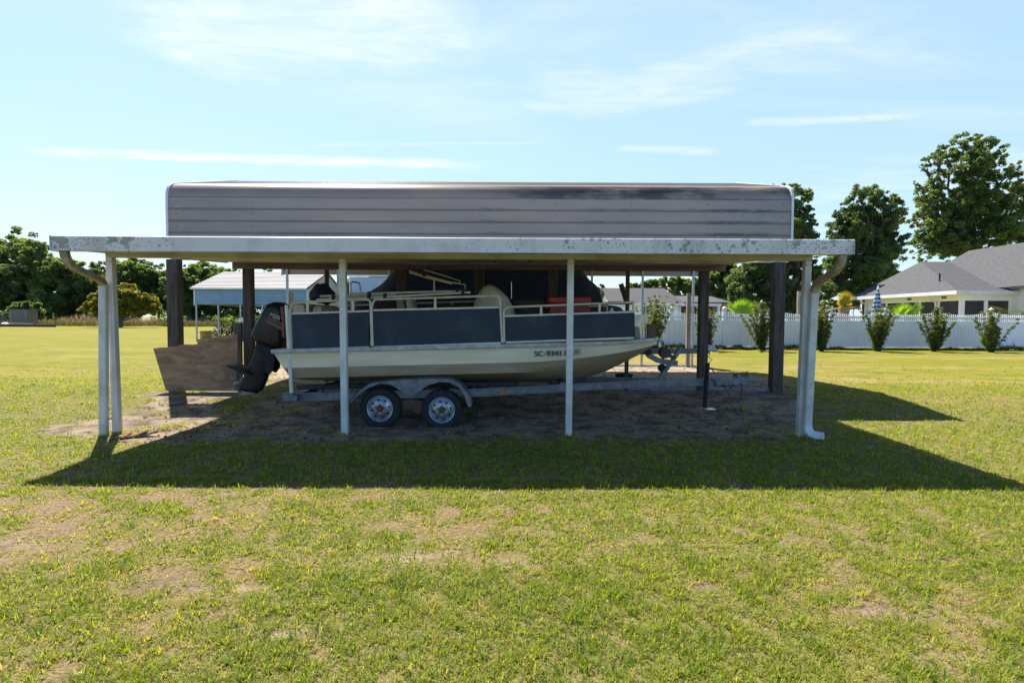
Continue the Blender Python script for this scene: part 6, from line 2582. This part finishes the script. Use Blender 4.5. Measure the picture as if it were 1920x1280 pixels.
    p0, p1 = at(1558, 580, Y), at(1603, 592, Y)
    t = thing('garden_swing', 'maroon covered garden swing behind the fence and the yellow palm', 'swing', ((p0.x + p1.x) / 2, Y, G(p0.x, Y)))
    z0 = G(p0.x, Y)
    mb = MB()
    quad_slab(mb, [(p0.x, Y - .5, p0.z - .02), (p1.x, Y - .5, p0.z + .14), (p1.x, Y + .7, p0.z + .22), (p0.x, Y + .7, p0.z + .06)], .03)
    mb.build('awning', M['maroon'], t)
    MB().box(p0.x + .1, p1.x - .1, Y + .5, Y + .56, z0 + .5, p0.z - .2).build('seat_back', M['maroon'], t)
    MB().box(p0.x + .1, p1.x - .1, Y - .1, Y + .49, z0 + .42, z0 + .5).build('seat', M['maroon'], t)
    for x in (p0.x + .04, p1.x - .04):
        MB().bar((x, Y + .1, z0), (x, Y + .1, p0.z), .05, .05, up=(1, 0, 0)).build('leg', M['white_plain'], t)
    p0, p1 = at(1524, 580.5, 31), at(1551, 583.5, 31)
    t = thing('garden_table', 'white garden table edge showing over the fence behind the dense upright shrub', 'table', ((p0.x + p1.x) / 2, 31, G(p0.x, 31)))
    MB().box(p0.x, p1.x, 30.9, 31.8, p1.z, p0.z).build('table_top', M['white_plain'], t, bevel=.02)
    for x in (p0.x + .08, p1.x - .08):
        for y in (31.0, 31.7):
            MB().bar((x, y, G(x, y)), (x, y, p1.z - .002), .05, .05, up=(1, 0, 0)).build('leg', M['wood_grey'], t)


build_small_house()


# ------------------------------------------------------------------ blue carports at the left
def build_blue_carports():
    def shed(name, label, Y, pxl, pxr, py_eave, py_bot, halfw, py_ridge, legs, siding, ridge_Y=None):
        xl, xr = at(pxl, py_eave, Y).x, at(pxr, py_eave, Y).x
        ze = at((pxl + pxr) / 2, py_eave, Y).z
        zb = at((pxl + pxr) / 2, py_bot, Y).z
        YR = Y + halfw
        zr = at((pxl + pxr) / 2, py_ridge, YR).z
        g = G((xl + xr) / 2, Y)
        t = thing(name, label, 'carport', ((xl + xr) / 2, YR, g))
        mb = MB()
        n = 12
        for sgn in (1, -1):
            rows = []
            for i in range(n + 1):
                s = i / n
                y = (Y - .22) + (YR - Y + .22) * s
                z = (ze - .03) + (zr - ze + .03) * s
                for (dy, dz) in ((-.05, 0), (-.03, .028), (.03, .028 + .02), (.05, .018)):
                    yy = y + dy if i not in (0, n) else y
                    rows.append((yy if sgn > 0 else 2 * YR - yy, z + (dz if i not in (0, n) else 0)))
            vs = [(x, y, z) for (y, z) in rows for x in (xl, xr)]
            fs = [(2 * i, 2 * i + 1, 2 * i + 3, 2 * i + 2) for i in range(len(rows) - 1)]
            mb.add(vs, fs)
        mb.build('roof', M['blue_roof'], t, smooth=False, solid=.015)
        for y in (Y - .235, 2 * YR - Y + .225):
            MB().box(xl, xr, y, y + .012, ze - .11, ze - .005).build('eave_trim', M['white_trim'], t)
        m_ = 4
        h = (ze - .12 - zb) / m_
        for side_ in (0, 1):
            pts = [(Y + .01, zb)]
            for i in range(m_):
                z0 = zb + h * i
                pts += [(Y - .002, z0 + .002), (Y - .012, z0 + .014), (Y - .012, z0 + h - .014), (Y - .002, z0 + h - .002)]
            pts += [(Y + .01, zb + h * m_)]
            if side_:
                pts = [(2 * YR - y, z) for y, z in pts]
            MB().prism(pts, 'X', xl + .15, xr - .03).build('side_panel', siding, t, smooth=False)
        mb = MB()
        mb.prism([(Y + .05, zb), (2 * YR - Y - .05, zb), (2 * YR - Y - .05, ze - .12), (YR, zr - .10), (Y + .05, ze - .12)], 'X', xr - .10, xr - .07)
        mb.build('gable_panel', M['gable_grey'], t)
        for x in (xl + .13, xr - .02):
            MB().box(x - .03, x + .03, Y - .03, Y - .014, zb - .05, ze - .12).build('corner_trim', M['white_trim'], t)
        k = int(round((xr - xl - .3) / 1.235))
        for i in range(k + 1):
            x = xl + .20 + (xr - xl - .30) * i / k
            for y in (Y + .05, 2 * YR - Y - .05):
                MB().box(x - .035, x + .035, y - .03, y + .03, G(x, y) - .05, ze - .15).build('leg', M['galv'], t)
        for x in (xl + .20, xr - .10):
            MB().box(x - .03, x + .03, Y + .1, 2 * YR - Y - .1, zb + .0, zb + .06).build('cross_tube', M['galv'], t)
        return t
    shed('blue_carport', 'blue sided metal carport with pale ribbed roof at the far left of the boats', 32.6, 360, 577, 539.5, 571, 3.6, 510, None, M['blue_panel'])
    shed('blue_carport', 'pale blue metal carport seen in the gap above the boat rail', 40.0, 652, 860, 516, 549, 3.4, 496, None, M['pale_blue_panel'])

    # what stands under the nearer one
    Y = 33.5
    p, q = at(375, 622, Y), at(411, 635, Y)
    t = thing('wooden_pallet_box', 'yellowish wooden box on the grass under the blue carport', 'box', ((p.x + q.x) / 2, Y + .6, q.z))
    mb = MB()
    for i in range(4):
        z0 = G(-18, Y) + .05 + i * .115
        mb.box(p.x, q.x, Y, Y + .03, z0, z0 + .095)
        mb.box(p.x, p.x + .03, Y + .03, Y + 1.2, z0, z0 + .095)
    mb.box(p.x - .04, q.x + .04, Y - .04, Y + 1.25, p.z - .05, p.z)
    mb.build('boards', M['yellow_wood'], t)
    rng = np.random.default_rng(19)
    # brush heap
    mb = MB()
    rr = random.Random(4)
    for i in range(70):
        px = rr.uniform(413, 447)
        a = at(px, 632, 34.2)
        z = G(a.x, 34)
        d = Vector((rr.uniform(-1, 1), rr.uniform(-.6, .6), rr.uniform(.1, .9))).normalized()
        b = Vector((a.x, 34.2 + rr.uniform(-.5, .5), z + rr.uniform(.05, .45)))
        mb.tube([b, b + d * rr.uniform(.3, .9)], rr.uniform(.012, .035), 5)
    tag(mb.build('brush_heap', M['junk'], None), 'dark heap of sticks and scrap under the blue carport', 'heap')
    a, b = at(432, 625, 34.5), at(440, 592, 34.5)
    tag(MB().tube([(a.x, 34.5, G(a.x, 34)), b], .04, 7).build('leaning_pole', M['wood_dark'], None), 'dark pole leaning under the blue carport above the stick heap', 'pole')
    # teal crates stacked behind the outboard
    for i, (px, py) in enumerate(((485, 618), (487, 609), (489, 600))):
        a = at(px, py, 33.8)
        o = MB()
        h = .26
        z0 = G(a.x, 33.8) + .28 + i * (h + .004)
        for s in range(3):
            o.box(a.x - .32, a.x + .32, 33.6, 34.1, z0 + s * h / 3 + .012, z0 + (s + 1) * h / 3 - .012)
        o.box(a.x - .29, a.x + .29, 33.63, 34.07, z0, z0 + h)
        tag(o.build('teal_crate', M['teal'], None), ('lowest teal slatted crate stacked behind the outboard motor', 'middle teal slatted crate of the stack behind the outboard motor', 'topmost teal slatted crate of the stack behind the outboard motor')[i], 'crate', 'teal crates under the blue carport')
    a = at(487, 625, 33.8)
    o = MB().box(a.x - .4, a.x + .4, 33.55, 34.15, G(a.x, 33.8) - .02, G(a.x, 33.8) + .278).build('low_stand', M['junk'], None, bevel=.01)
    tag(o, 'low dark stand carrying the teal crates under the blue carport', 'stand')
    for i, (px, py) in enumerate(((450.5, 600), (456, 599))):
        a = at(px, py, 31.5)
        mb = MB().lathe([(.001, -.14), (.09, -.14), (.10, -.10), (.10, .06), (.05, .12), (.04, .15), (.001, .15)], (a.x, 31.5, a.z), 'Z', 12)
        tag(mb.build('white_bottle', M['white_plain'], None), ('left white bottle on the dark cabinet behind the wooden stake', 'right white bottle on the dark cabinet behind the wooden stake')[i], 'bottle', 'white bottles on the cabinet')
    a, b = at(441, 605, 31.5), at(466, 640, 31.5)
    t = thing('cabinet', 'dark scrap cabinet behind the wooden stake', 'cabinet', ((a.x + b.x) / 2, 31.9, G(a.x, 31.5)))
    z0 = G(a.x, 31.5)
    MB().box(a.x, b.x, 31.3, 31.9, z0 - .02, a.z).build('body', M['junk'], t, bevel=.01)
    MB().box(a.x + .05, b.x - .05, 31.27, 31.298, z0 + .1, a.z - .1).build('door', M['dark_brown'], t, bevel=.006)


build_blue_carports()
loose_things()
